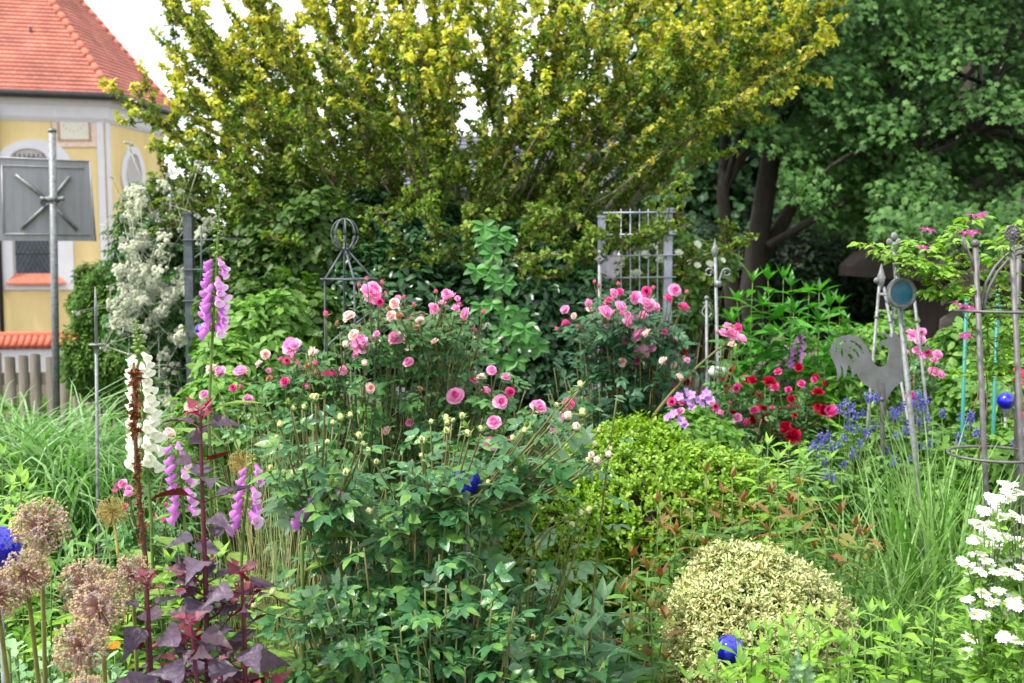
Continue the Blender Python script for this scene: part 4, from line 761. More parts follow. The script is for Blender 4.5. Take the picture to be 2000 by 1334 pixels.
def foxglove(label, Y, pts, ybell, ybud, me, size, n, seed, budm=None, budn=26, low=True):
    g = np.random.default_rng(seed); P = np.array([at(x, y, Y) for x, y in pts]); foot = P[0].copy(); foot[2] = 0; t = thing('foxglove', label, 'foxglove', foot, 'foxgloves')
    u = np.linspace(0, 1, 24); ys = np.array([p[1] for p in pts]); q = np.interp(u, np.linspace(0, 1, len(P)), np.arange(len(P))); i = np.minimum(q.astype(int), len(P)-2); C = P[i]+(P[i+1]-P[i])*(q-i)[:, None]
    b = Buf(); tube(b, np.concatenate([[foot], C]), np.linspace(.005, .002, 25), 7)
    lf = Buf(); zz = np.linspace(.05, C[0][2], 14)
    for z in zz: 
        a = g.uniform(0, 6.3); leaves(lf, LEAF, [foot+[0, 0, z]], [[math.cos(a), math.sin(a), .3]], [[0, 0, 1]], .16, .055)
    yy = [at(0, y, Y)[2] for y in ybell]
    def onstem(z): return np.array([np.interp(z, C[:, 2], C[:, 0]), Y, z])
    for k in range(n):
        z = yy[0]+(yy[1]-yy[0])*(k+.5)/n; p = onstem(z); a = math.pi*1.5+(1 if k % 2 else -1)*g.uniform(.45, 1.75); d = np.array([math.cos(a), math.sin(a), 0])
        s = size*(1.05-.35*(k/n))*g.uniform(.85, 1.12); inst('bell', me, t, p+d*.010, (d[0]*.8+g.normal()*.12, d[1]*.8+g.normal()*.12, -.55-.35*g.random()), g.uniform(-.3, .3), s)
        leaves(lf, LANCE, [p], [d+[0, 0, .3]], [[0, 0, 1]], size*.6, size*.16)
    yb = [at(0, y, Y)[2] for y in ybud]
    for k in range(budn):
        z = yb[0]+(yb[1]-yb[0])*(k+.5)/budn; p = onstem(z); a = k*2.4; d = np.array([math.cos(a), math.sin(a), -.15+.9*k/budn])
        inst('flower_bud', budm or SB, t, p+d*.004, d, 0, size*(.5-.38*k/budn))
    obj('stem', b, M['stem'], t); obj('leaves', lf, GRN, t); return t
foxglove('tall purple foxglove spire rising before the elm', 3.2, [(408, 800), (416, 640), (424, 500), (430, 385)], (640, 500), (505, 388), BP, .038, 30, 81)
foxglove('tall white foxglove spire behind the withered brown one', 3.1, [(296, 1020), (285, 880), (276, 720), (266, 625)], (900, 685), (690, 627), BW, .043, 46, 82)
foxglove('short purple foxglove left of the red orach stem', 3.0, [(365, 1080), (356, 960), (345, 860)], (1000, 855), (870, 840), BP, .038, 16, 83, budn=8)
foxglove('leaning purple foxglove just right of the red orach stem', 2.9, [(470, 1120), (478, 1010), (492, 905)], (1020, 900), (915, 880), BP, .038, 16, 84, budn=8)
foxglove('half hidden purple foxglove inside the foreground rose', 2.58, [(590, 1060), (620, 985), (655, 945)], (1010, 940), (950, 935), BP, .042, 7, 85, budn=4)
foxglove('faint pink foxglove spire behind the crimson rose', 6.2, [(1530, 790), (1530, 720), (1527, 660)], (770, 670), (680, 655), BP, .04, 14, 86, budn=6)
foxglove('pink foxglove spire behind the rooster tail', 6.0, [(1556, 740), (1557, 690), (1560, 640)], (710, 650), (655, 635), BP, .04, 12, 87, budn=6)
DRY = leaf_mat('dried_flower', ['#7a4a26', '#94582c', '#633a20', '#a86a3c'], rough=.8, trans=.15)
def withered():
    g = np.random.default_rng(88); Y = 2.75; P = ats([(285, 1100, Y), (272, 980, Y), (264, 850, Y), (261, 708, Y)]); foot = P[0].copy(); foot[2] = 0
    t = thing('foxglove', 'withered brown foxglove spike in front of the white one', 'foxglove', foot, 'foxgloves'); b = Buf(); C = np.concatenate([[foot], P]); tube(b, C, [.007, .0065, .006, .005, .003], 7); obj('stem', b, mat('dead_stem', '#5a3c28', .8, var=.3, scale=30), t)
    me = []
    for v in range(2):
        b = Buf(); d = nrmz(rdir(g, 9)+[0, 0, .9]); leaves(b, LEAF, d*.04, d, rdir(g, 9), g.uniform(.6, 1.1, 9), .35, 0, g.uniform(-1, 3, 9)); me.append(to_mesh('dried_bell', b, [DRY]))
    for k in range(70):
        y = 720+g.random()**1.5*340; z = at(0, y, Y)[2]; p = np.array([np.interp(z, C[:, 2], C[:, 0]), Y, z]); a = g.uniform(0, 6.3)
        inst('dried_bell', me[k % 2], t, p, (math.cos(a)*.6, math.sin(a)*.6, -.6), g.uniform(0, 6), g.uniform(.016, .026)*(1 if y < 850 else .75))
withered()
# ------------------------------------------------------------------ alliums
CAP = leaf_mat('seed_capsule', ['#bca070', '#ccb482', '#d8c498', '#a88a5a'], rough=.7, trans=.1); PED = mat('pedicel', '#7c4a4c', .6, var=.3, scale=40, col2='#a08468'); LIL = petal_mat('faded_petal', ['#b09cbc', '#bcacc6', '#b0a298', '#c4b8ac'])
STRAW = mat('straw', '#b4a058', .7, var=.2, scale=30)
def allium_mesh(seed, dry=False):
    g = np.random.default_rng(seed); b = Buf(); n = 340; d = rdir(g, n); r = g.uniform(.8, 1.0, n); r[g.random(n) < .1] *= 1.12
    p = d*r[:, None]; sticks(b, d*.06, p, .010, .007, 3, 0); ball(b, (0, 0, 0), .09, 0, 8)
    a = nrmz(np.cross(d, rdir(g, n))); q = np.cross(d, a)
    for k in range(3):
        th = k*2.094; o = a*math.cos(th)+q*math.sin(th); sticks(b, p+o*.004, p+d*.05+o*.026, .026, .024, 4, 1); sticks(b, p+d*.05+o*.026, p+d*.085+o*.014, .024, .001, 4, 1)
    m = 6; kp = g.random(n) < .5; pp = p; d, p, a, q = d[kp], p[kp], a[kp], q[kp]; n = len(d); dd = np.repeat(d, m, 0); th = np.tile(np.arange(m)*2*math.pi/m, n)[:, None]; o = np.repeat(a, m, 0)*np.cos(th)+np.repeat(q, m, 0)*np.sin(th)
    if not dry: leaves(b, SMALL, np.repeat(p, m, 0)-dd*.01, o+dd*.5+g.normal(size=(n*m, 3))*.3, dd, .14, .032, 2)
    return to_mesh('flower_head', b, [STRAW, STRAW, STRAW] if dry else [PED, CAP, LIL])
AM = [allium_mesh(s) for s in range(3)]; AD = allium_mesh(7, True)
ST_A = mat('allium_stem', '#8a8a4c', .6, var=.2, scale=20)
for k, (px, py, r, Y, sx, sy, lab) in enumerate([(80, 1028, 60, 2.35, 92, 1500, 'mauve seed head of an allium highest on the left, above the blue glass ball'), (50, 1120, 52, 2.25, 110, 1400, 'allium seed head just below the blue glass ball'), (-8, 1160, 56, 2.2, 60, 1500, 'allium seed head cut off by the left edge'),
        (168, 1148, 62, 2.3, 190, 1500, 'allium seed head overlapped by a lower one in the middle of the group'), (194, 1186, 58, 2.18, 230, 1500, 'allium seed head overlapping the one behind, nearest the orach'), (157, 1262, 58, 2.1, 90, 1450, 'low allium seed head with a slanting stalk above the sedum'),
        (258, 1124, 45, 2.6, 280, 1500, 'smaller allium seed head half behind the orach leaves'), (165, 1356, 46, 2.0, 168, 1600, 'allium seed head cut off by the bottom edge')]):
    h = at(px, py, Y); f = at(sx, sy, Y+.25); f[2] = 0; t = thing('allium', lab, 'allium', f, 'alliums')
    b = Buf(); c = bez(f, (f+h)/2+[0, 0, .15], h, 12); tube(b, c, np.linspace(.006, .0045, 12), 7); obj('stem', b, ST_A, t); inst('flower_head', AM[k % 3], t, h, nrmz(h-c[-2]), k*1.3, (r*.93*Y/F,)*3)
for px, py, r, Y, lab in ((220, 1000, 30, 2.9, 'small straw coloured dry allium head beside the tall grass'), (472, 905, 26, 3.3, 'small dry allium head behind the orach stem')):
    h = at(px, py, Y); f = h+[.05, 0.02, 0]; f[2] = 0; t = thing('allium', lab, 'allium', f, 'alliums'); b = Buf(); tube(b, bez(f, (f+h)/2+[.02, 0, 0], h, 8), .0035, 6); obj('stem', b, STRAW, t); inst('flower_head', AD, t, h, (0, -.1, 1), 0, r*Y/F)
# ------------------------------------------------------------------ red orach
ORM = leaf_mat('orach_leaf', ['#463a48', '#54465a', '#4a3640', '#5f4f60', '#3a2c36'], under='#5c1c22', rough=.5, trans=.16, spec=.4, vs=6, vamp=.35, bump=.7); ORS = mat('orach_stem', '#5a2030', .5, var=.25, scale=30)
ORY = leaf_mat('orach_young', ['#7a3040', '#8a4050', '#6c5058'], under='#7a1c2a', rough=.5, trans=.25)
def orach(label, Y, pts, seed, big=.078, side=10):
    g = np.random.default_rng(seed); P = ats([(x, y, Y) for x, y in pts]); foot = P[0].copy(); foot[2] = 0; t = thing('red_orach', label, 'orach', foot, 'red orach plants'); C = np.concatenate([[foot], P]); n = 40
    s = np.linspace(0, 1, n); q = s*(len(C)-1); i = np.minimum(q.astype(int), len(C)-2); c = C[i]+(C[i+1]-C[i])*(q-i)[:, None]; st = Buf(); tube(st, c, np.linspace(.0085, .003, n), 7)
    lb, yb = Buf(), Buf(); H = C[-1][2]; z = .35; k = 0
    def pair(p, a0, L_, dn, buf):
        for a in (a0, a0+math.pi):
            a += g.normal()*.3; d = np.array([math.cos(a), math.sin(a), .45]); e = p+nrmz(d)*L_*.42; tube(st, [p, e], [.0022, .0015], 4, cap=False)
            ax = nrmz(np.array([math.cos(a), math.sin(a), dn+g.normal()*.45])); leaves(buf, ORACH, [e], [ax], [np.array([0, -.3, 1])+g.normal(size=3)*.45], L_*g.uniform(.8, 1.2), L_*.9, 0, g.uniform(0, 2.4))
    while z < H-.03:
        u = (z-.35)/(H-.35); p = np.array([np.interp(z, c[:, 2], c[:, 0]), np.interp(z, c[:, 2], c[:, 1]), z]); L_ = big*(1.1-.4*u)*g.uniform(.8, 1.15)
        pair(p, k*1.57+.3+g.normal()*.2, L_, .1, lb)
        if u < .62 or g.random() < .25:       # side shoot
            a = g.uniform(0, 6.3); l = g.uniform(.07, .2)*(1.15-u); e = p+np.array([math.cos(a)*.6, math.sin(a)*.6, .8])*l; sc = bez(p, p+np.array([math.cos(a), math.sin(a), .4])*l*.6, e, 5); tube(st, sc, np.linspace(.003, .0015, 5), 5)
            for m in range(1, 5): pair(sc[m], g.uniform(0, 3), big*g.uniform(.3, .55)*(1 if m < 4 else .6), .45, lb if m < 3 else yb)
        z += g.uniform(.032, .05); k += 1
    for m in range(3): pair(c[-1]-[0, 0, .012*m], m*1.1, big*(.35+.08*m), .9, yb)
    obj('stem', st, ORS, t); obj('leaves', lb, ORM, t); obj('young_leaves', yb, ORY, t); return t
orach('tallest dark red orach with a long bare upper stem', 2.35, [(408, 1400), (402, 1150), (395, 950), (391, 800)], 91, .085)
orach('lower red orach nearest the allium seed heads', 2.25, [(298, 1400), (292, 1250), (287, 1130)], 92)
orach('lower red orach on the right of the tall one', 2.3, [(480, 1400), (478, 1250), (472, 1110)], 93)
orach('lowest red orach at the bottom edge between taller ones', 2.15, [(395, 1450), (385, 1330), (372, 1210)], 94, .078)
# ------------------------------------------------------------------ grasses
def grass(name, label, root, n, Lr, W, lm, seed, spread=.15, th0=(70, 89), bend=(60, 150), az=None, cat='grass'):
    g = np.random.default_rng(seed); root = np.array(root, float); root[2] = 0; t = thing(name, label, cat, root)
    S = 9; a = g.uniform(0, 2*math.pi, n) if az is None else g.normal(az[0], az[1], n)
    p = root+np.stack([g.normal(size=n)*spread, g.normal(size=n)*spread, np.zeros(n)], -1); Ln = g.uniform(*Lr, n)
    e0 = np.radians(g.uniform(*th0, n)); bd = np.radians(g.uniform(*bend, n)); s = np.linspace(0, 1, S); V = []
    side = np.stack([-np.sin(a), np.cos(a), 0*a], -1); q = p.copy(); tw = g.normal(size=n)*.5
    side = nrmz(side+np.stack([0*a, 0*a, tw], -1)*.5)
    for k in range(S):
        wv = W*(1-s[k]**2.2)*(.55+.45*min(1, s[k]*4))+.0004; V.append(q-side*wv*g.uniform(.9, 1.1, n)[:, None]/2); V.append(q+side*wv/2)
        el = e0-bd*s[k]**1.7; d = np.stack([np.cos(a)*np.cos(el), np.sin(a)*np.cos(el), np.sin(el)], -1); q = q+d*(Ln/(S-1))[:, None]
    V = np.stack(V, 1); k = np.arange(S-1)*2; t1 = np.concatenate([np.stack([k, k+1, k+3], -1), np.stack([k, k+3, k+2], -1)])
    b = Buf(); b.add(V.reshape(-1, 3), t1[None]+(np.arange(n)*2*S)[:, None, None]); obj('blades', b, lm, t); return t
GRM = leaf_mat('grass_blade', ['#4c7c34', '#6a9648', '#8cb070', '#437430', '#a4c090'], rough=.5, trans=.35, vs=6)
for k, (px, Yg, n, h) in enumerate(((60, 5.0, 900, (1.0, 1.5)), (170, 4.8, 900, (.95, 1.45)), (-60, 4.9, 600, (1.0, 1.5)), (255, 5.2, 600, (.9, 1.3)))):
    grass('silver_grass', ('arching silver green grass clump before the picket fence, under the sign pole', 'arching silver green grass clump around the thin disc topped stake', 'arching silver green grass clump cut by the left edge', 'thinner arching grass clump just left of the white foxglove')[k], at(px, 900, Yg), int(n*.8), h, .017, GRM, 101+k, .13, bend=(95, 175))
STG = leaf_mat('bleached_grass', ['#a9aa74', '#bcb98c', '#8f9a5c', '#c4bd98'], rough=.6, trans=.3)
grass('feather_grass', 'fine bleached upright grass between the orach and the rose', at(525, 900, 3.2), 190, (.75, 1.2), .0035, STG, 106, .09, (80, 90), (2, 25))
GR2 = leaf_mat('sedge_blade', ['#5c8a3a', '#77a150', '#94b470', '#4d7a30'], rough=.5, trans=.35)
grass('sedge_clump', 'tall loose green grass clump behind the variegated ball around the leaning pole', at(1745, 900, 3.8), 460, (.6, 1.05), .010, GR2, 107, .14, bend=(40, 150))
grass('sedge_clump', 'broad bladed upright grass just right of the leaning pole', at(1830, 900, 3.9), 160, (.85, 1.15), .016, GR2, 108, .09, (78, 90), (10, 70))
# ------------------------------------------------------------------ leafy upright perennials
def stalks(name, label, tops, Y, lm, ym, seed, Ln=.085, wd=.24, gap=.05, cat='plant', group=None, zlow=.35, dY=.25, tip=5, tipL=.6, stem='stem', el=.35, foot_pull=.4):
    g = np.random.default_rng(seed); T = np.array([at(x, y, Y+g.uniform(-dY, dY)) for x, y in tops]); c0 = T.mean(0); c0[2] = 0; t = thing(name, label, cat, c0, group); st, lb, yb = Buf(), Buf(), Buf()
    for e in T:
        f = np.array([e[0]+(c0[0]-e[0])*foot_pull, e[1]+(c0[1]-e[1])*foot_pull, -.01]); c = bez(f, [(f[0]+e[0]*2)/3+g.normal()*.03, (f[1]+e[1]*2)/3, e[2]*.55], e, 10); tube(st, c, np.linspace(.0045, .002, 10), 5)
        zs = np.arange(e[2]*zlow, e[2]-.01, gap)*1.0; k0 = g.integers(4)
        for k, z in enumerate(zs):
            p = np.array([np.interp(z, c[:, 2], c[:, 0]), np.interp(z, c[:, 2], c[:, 1]), z]); a = k*1.57+k0+g.normal()*.25; u = (z-zs[0])/max(.05, e[2]-zs[0]); a = np.array([a, a+math.pi])
            ee = el+.5*max(0, u-.6)+g.normal(size=2)*.2; ax = np.stack([np.cos(a), np.sin(a), ee], -1); s = Ln*g.uniform(.8, 1.15, 2)*(1-.3*max(0, u-.7)/.3)
            leaves(yb if (ym and u > .82) else lb, LANCE, p+ax*.004, ax, np.array([0, 0, 1.])+g.normal(size=(2, 3))*.25, s, s*wd*g.uniform(.9, 1.2), 0, g.uniform(.3, 1.9, 2))
        a = np.arange(tip)*2.4+g.uniform(0, 6); ax = np.stack([np.cos(a)*.55, np.sin(a)*.55, .8+0*a], -1); s = Ln*tipL*g.uniform(.6, 1.1, tip); leaves(yb if ym else lb, LANCE, e-ax*.004, ax, -ax*[1, 1, 0]+[0, 0, .6], s, s*wd, 0, g.uniform(-.5, 1, tip))
    obj('stems', st, M[stem], t); 
    if lb.v: obj('leaves', lb, lm, t)
    if yb.v: obj('young_leaves', yb, ym, t)
    return t
PHX = leaf_mat('phlox_leaf', ['#44702c', '#588436', '#6a9440', '#3a6430'], under='#7f9f6c', rough=.45, trans=.35, vs=4); RTIP = leaf_mat('red_tip', ['#7c4a34', '#8a6a34', '#6a8038', '#7c3a34', '#889440'], rough=.5, trans=.3)
gP = 'red tipped leafy perennials'
stalks('leafy_perennial', 'red tipped perennial with the darkest heads before the box bush', [(1378, 925), (1430, 935), (1412, 965), (1352, 990), (1330, 975), (1450, 980), (1395, 1000)], 3.75, PHX, RTIP, 111, .10, group=gP)
stalks('leafy_perennial', 'red tipped perennial directly behind the variegated ball', [(1505, 965), (1470, 1000), (1530, 1010), (1560, 950), (1500, 1040), (1560, 1020), (1590, 1000), (1545, 985)], 3.7, PHX, RTIP, 112, .10, group=gP)
stalks('leafy_perennial', 'red tipped perennial just right above the variegated ball', [(1640, 1005), (1690, 1045), (1610, 1050), (1655, 1075), (1590, 1070), (1690, 1100), (1640, 1110), (1670, 1030)], 3.55, PHX, RTIP, 113, .10, group=gP)
stalks('leafy_perennial', 'green perennial between the box bush and the variegated ball', [(1285, 985), (1320, 1040), (1290, 1030), (1350, 1060), (1380, 1070), (1310, 1010)], 3.55, PHX, RTIP, 114, .10, group=gP)
stalks('leafy_perennial', 'lowest red tipped perennial filling the gap left of the variegated ball', [(1235, 1090), (1265, 1115), (1245, 1175), (1215, 1160), (1270, 1190), (1230, 1240), (1290, 1130), (1260, 1290), (1300, 1210), (1200, 1240), (1300, 1290)], 3.0, PHX, RTIP, 115, .105, group=gP)
LIM = leaf_mat('lime_leaf', ['#6a9a2c', '#82b03a', '#98c04c', '#5c8a34'], under='#9ab878', rough=.45, trans=.42, vs=4)
gL = 'bright green leafy perennials'
stalks('leafy_perennial', 'lime green leafy plant in front of the blue glass ball at the bottom', [(1400, 1275), (1440, 1250), (1470, 1235), (1385, 1310), (1450, 1300), (1490, 1270), (1420, 1330), (1500, 1235), (1345, 1330)], 2.5, LIM, None, 116, .085, .3, .04, group=gL, dY=.12)
stalks('leafy_perennial', 'lime green leafy plant below the middle of the variegated ball', [(1540, 1225), (1580, 1205), (1560, 1250), (1600, 1240), (1530, 1280), (1620, 1210), (1590, 1280), (1640, 1260), (1550, 1310)], 2.5, LIM, None, 117, .09, .27, .04, group=gL, dY=.15)
stalks('leafy_perennial', 'lime green leafy plant right of the variegated ball', [(1665, 1215), (1700, 1200), (1725, 1195), (1690, 1250), (1740, 1240), (1760, 1225), (1710, 1290), (1660, 1290), (1770, 1280)], 2.55, LIM, None, 118, .085, .3, .04, group=gL, dY=.15)
stalks('leafy_perennial', 'lime green leafy plant just left of the white daisies', [(1800, 1225), (1840, 1215), (1820, 1260), (1780, 1270), (1850, 1270), (1800, 1310), (1860, 1240), (1830, 1175)], 2.65, PHX, LIM, 119, .08, .28, .04, group=gL, dY=.15)
stalks('leafy_perennial', 'fresh green leafy plant under the tall grass at the left edge', [(5, 890), (40, 935), (20, 950), (60, 960), (-30, 930), (70, 1000), (30, 985), (-10, 990)], 3.4, LIM, None, 120, .10, .26, .045, group=gL)
stalks('leafy_perennial', 'fresh green leafy plant between the upper alliums and the orach', [(150, 1050), (185, 1065), (130, 1080), (215, 1080), (170, 1100), (235, 1075), (120, 1110), (200, 1120), (100, 1130), (255, 1095), (70, 1090)], 3.0, LIM, PHX, 121, .09, .26, .04, group=gL)
stalks('leafy_perennial', 'green leafy plant behind the red orach stems', [(330, 1100), (350, 1130), (310, 1150), (430, 1090), (450, 1140), (380, 1120), (420, 1160), (500, 1180), (350, 1200), (460, 1210), (520, 1240), (300, 1220), (540, 1290), (520, 1330)], 2.95, PHX, LIM, 122, .10, .3, .04, group=gL)
LILY = leaf_mat('lily_leaf', ['#3a7a28', '#4f9034', '#62a040', '#2f6a28'], rough=.35, trans=.35, spec=.5, vs=3)
stalks('peony_bush', 'tall glossy green bush with long pointed leaves left of the rooster', [(1440, 590), (1470, 550), (1500, 548), (1530, 545), (1545, 560), (1580, 575), (1600, 570), (1620, 600), (1640, 595), (1650, 640), (1430, 630), (1490, 600), (1550, 610), (1600, 630), (1460, 650), (1520, 650), (1575, 665), (1480, 690), (1540, 700), (1610, 690), (1440, 700), (1570, 720), (1630, 680), (1650, 700)], 6.2, LILY, None, 123, .20, .26, .075, cat='shrub', dY=.3, zlow=.3)
stalks('leafy_perennial', 'bright yellow green shoots between the peony bush and the crimson rose', [(1585, 690), (1590, 670), (1640, 740), (1660, 770), (1610, 720), (1680, 760), (1560, 790), (1650, 800), (1700, 800)], 5.9, LIM, None, 124, .12, .28, .06, group=gL)
stalks('leafy_perennial', 'pale green shoots right of the box bush before the crimson rose', [(1500, 870), (1540, 880), (1480, 890), (1570, 900), (1520, 900), (1560, 930), (1600, 935), (1490, 920), (1620, 900)], 4.3, LIM, None, 125, .12, .25, .05, group=gL)
stalks('leafy_perennial', 'dark leafy plant at the foot of the foreground rose on its right', [(1140, 1250), (1175, 1180), (1160, 1300), (1120, 1200), (1195, 1300), (1100, 1290), (1180, 1230)], 2.8, leaf_mat('peony_leaf', ['#37603c', '#456e46', '#557d50'], under='#7c9a80', rough=.4, trans=.25), None, 126, .15, .36, .05, group=gL)
hz = leaf_mat('border_leaf', ['#5a8436', '#6f9a44', '#86ac54', '#4c7a30'], rough=.5, trans=.4, vs=3)
shrub('border_shrub', 'soft mid green shrub behind the rooster', 'shrub', at(1680, 900, 6.6), [B(1680, 720, 6.6, 80, 90, 60), B(1740, 700, 6.7, 80, 90, 60), B(1640, 800, 6.4, 90, 70, 60)], 5000, LEAF, .05, .03, hz, 131, .5, .2)
shrub('border_shrub', 'soft mid green shrub inside the arched trellis', 'shrub', at(1930, 900, 5.6), [B(1890, 720, 5.8, 70, 90, 60), B(1960, 680, 5.8, 80, 90, 60), B(1920, 800, 5.4, 100, 90, 70), B(2020, 760, 5.6, 70, 120, 60)], 8000, LEAF, .055, .034, hz, 132, .5, .2)
shrub('border_shrub', 'leafy green plant at the foot of the arched trellis', 'shrub', at(1920, 1000, 4.4), [B(1880, 960, 4.4, 90, 80, 60), B(1980, 920, 4.4, 90, 90, 70), B(1830, 1000, 4.3, 70, 70, 60)], 5500, LEAF, .05, .026, hz, 133, .5, .2)
shrub('border_shrub', 'yellow green leafy shrub behind the purple foxglove', 'shrub', at(500, 900, 5.0), [B(470, 640, 5.0, 60, 60, 50), B(540, 620, 5.1, 60, 60, 50), B(440, 720, 4.8, 70, 70, 60), B(520, 720, 5.0, 80, 80, 60), B(440, 820, 4.6, 90, 80, 60)], 5200, LEAF, .05, .028, hz, 134, .5, .2)
# sedum
def sedum(label, px, py, Y, n, seed, r=60):
    g = np.random.default_rng(seed); c0 = at(px, py, Y); c0[2] = 0; t = thing('sedum', label, 'sedum', c0, 'sedum clumps'); st, lb = Buf(), Buf()
    for k in range(n):
        e = at(px+g.normal()*r*.7, py+abs(g.normal())*r*.5, Y+g.normal()*.08); f = e*.6+c0*.4; f[2] = 0; c = bez(f, (f+e)/2, e, 6); tube(st, c, .004, 6)
        for m in range(9):
            u = 1-.09*m; p = f+(e-f)*u; a = np.arange(3)*2.09+m*1.05+g.uniform(0, .5); ax = np.stack([np.cos(a), np.sin(a), .55-.05*m+0*a], -1); s = .03+.004*m; leaves(lb, ROUND, p+ax*.003, ax, np.array([[0, -.1, 1.]]*3)+g.normal(size=(3, 3))*.15, min(s, .055)*g.uniform(.8, 1.1, 3), min(s, .055)*.72, 0, g.uniform(-.5, 1, 3))
    obj('stems', st, M['stem'], t); obj('leaves', lb, SED, t)
SED = leaf_mat('sedum_leaf', ['#6f9a64', '#82aa74', '#94b884', '#64905c'], rough=.55, trans=.2, spec=.3, vamp=.15)
sedum('fleshy grey green sedum at the bottom left corner', 40, 1250, 2.75, 12, 141, 70); sedum('fleshy grey green sedum under the lowest allium', 110, 1275, 2.6, 10, 142, 60); sedum('fleshy sedum between the alliums and the orach', 225, 1310, 2.6, 8, 143, 40)
def poppy():
    g = np.random.default_rng(144); c0 = at(1565, 1330, 2.3); c0[2] = 0; t = thing('poppy_plant', 'grey green jagged poppy leaves standing among the lime green shoots', 'plant', c0); b = Buf()
    for px, py, L_ in ((1562, 1262, .085), (1585, 1285, .075), (1548, 1300, .08), (1700, 1325, .07), (1660, 1320, .07)):
        e = at(px, py, 2.3); p = e-[0.01, 0, L_]; n = 16; u = np.linspace(0, 1, n); w_ = .19*np.sin(np.pi*u**.7)*(1+.45*np.sin(np.arange(n)*2.6)); v = []
        for i in range(n): v += [(u[i], -w_[i], .12*math.sin(i*1.9)), (u[i], 0, 0), (u[i], w_[i], .12*math.sin(i*2.3+1))]
        tr = [q for i in range(n-1) for q in ((3*i+1, 3*i, 3*i+3), (3*i+1, 3*i+3, 3*i+4), (3*i+2, 3*i+1, 3*i+4), (3*i+2, 3*i+4, 3*i+5))]
        leaves(b, (np.array(v), np.array(tr), .25), [p], [[.15+g.normal()*.2, -.25, 1]], [[g.normal()*.3, -1, .2]], L_, L_*.9)
    obj('leaves', b, leaf_mat('poppy_leaf', ['#7fa472', '#93b486'], rough=.6, trans=.3, vs=12, bump=.5), t); st = Buf(); tube(st, [c0, at(1560, 1330, 2.3)], .005, 6); obj('stem', st, M['stem'], t)
poppy()
# baptisia / blue flowers
VIO = petal_mat('violet_petal', ['#6a62b8', '#7c74c8', '#5a54a8', '#8c84d0'], .3)
def baptisia():
    g = np.random.default_rng(151); Y = 4.6; 
    lm = leaf_mat('baptisia_leaf', ['#557f3e', '#6a924c', '#7fa45c', '#4a7436'], rough=.5, trans=.38, vs=4); me = []
    for v in range(3):
        b = Buf(); n = 9
        tube(b, [(0, 0, -.5), (0, 0, .9)], .018, 4, 1)
        for k in range(n):
            a = k*2.4; z = -.1+k*.11; d = np.array([[math.cos(a), math.sin(a), .25]]); p = np.array([[0, 0, z]])+d*.12; m = 4
            leaves(b, ROUND, np.repeat(p, m, 0), d+rdir(g, m)*.6, rdir(g, m), .34*(1-.04*k), .30*(1-.04*k), 0, -.5)
        me.append(to_mesh('flower_spike', b, [VIO, M['stem']]))
    for lab, bl, pts, sd in (('blue flowered indigo plant under the rooster', [B(1640, 930, Y, 90, 60, 60), B(1700, 900, Y, 80, 70, 60), B(1600, 960, 4.4, 70, 60, 50), B(1690, 990, 4.4, 90, 60, 60)], [(1650, 790), (1640, 805), (1660, 800), (1655, 815), (1715, 783), (1700, 782), (1672, 820), (1685, 812), (1655, 838), (1665, 845), (1680, 840), (1690, 850), (1700, 845), (1710, 835), (1695, 860), (1650, 860), (1640, 872), (1620, 855), (1612, 860), (1605, 878), (1625, 880), (1587, 876), (1582, 888), (1668, 885), (1665, 895), (1675, 892), (1650, 915), (1660, 918), (1645, 912), (1735, 888), (1602, 905), (1610, 910), (1625, 936), (1612, 935), (1680, 870), (1600, 862), (1730, 885)], 1),
            ('blue flowered indigo plant right of the leaning pole', [B(1790, 900, Y, 80, 70, 60), B(1850, 910, Y, 80, 70, 60), B(1760, 950, 4.4, 70, 60, 50)], [(1745, 805), (1755, 812), (1760, 800), (1750, 820), (1740, 815), (1790, 785), (1795, 778), (1800, 795), (1810, 790), (1785, 795), (1793, 805), (1805, 805), (1770, 830), (1785, 820), (1800, 828), (1795, 838), (1805, 845), (1790, 848), (1770, 848), (1840, 812), (1812, 822), (1880, 820), (1890, 830), (1895, 820), (1882, 838), (1875, 862), (1870, 865), (1908, 852), (1912, 860), (1800, 870), (1798, 878), (1815, 875), (1830, 888), (1768, 896), (1770, 915), (1777, 905), (1745, 910), (1870, 912), (1880, 912), (1888, 922), (1982, 873), (1765, 932), (1750, 855)], 2)):
        t = shrub('indigo_plant', lab, 'plant', bl[0][0], bl, 5000, LEAF, .045, .018, lm, 150+sd, .45, .2, up=.8, stems=10, stem_r=.005, bark='stem', group='blue flowered indigo plants')
        st = Buf()
        for k, (x, y) in enumerate(pts): e = at(x, y, Y+g.uniform(-.25, .1)-.1); inst('flower_spike', me[k % 3], t, e, (g.normal()*.3, g.normal()*.2, 1), g.uniform(0, 6), g.uniform(.026, .042)); c = np.asarray(bl[0][0]); tube(st, bez([e[0]*.8+c[0]*.2, e[1], e[2]-.3], [e[0], e[1], e[2]-.15], e, 4), .0018, 4, cap=False)
        obj('flower_stems', st, M['stem'], t)
baptisia()
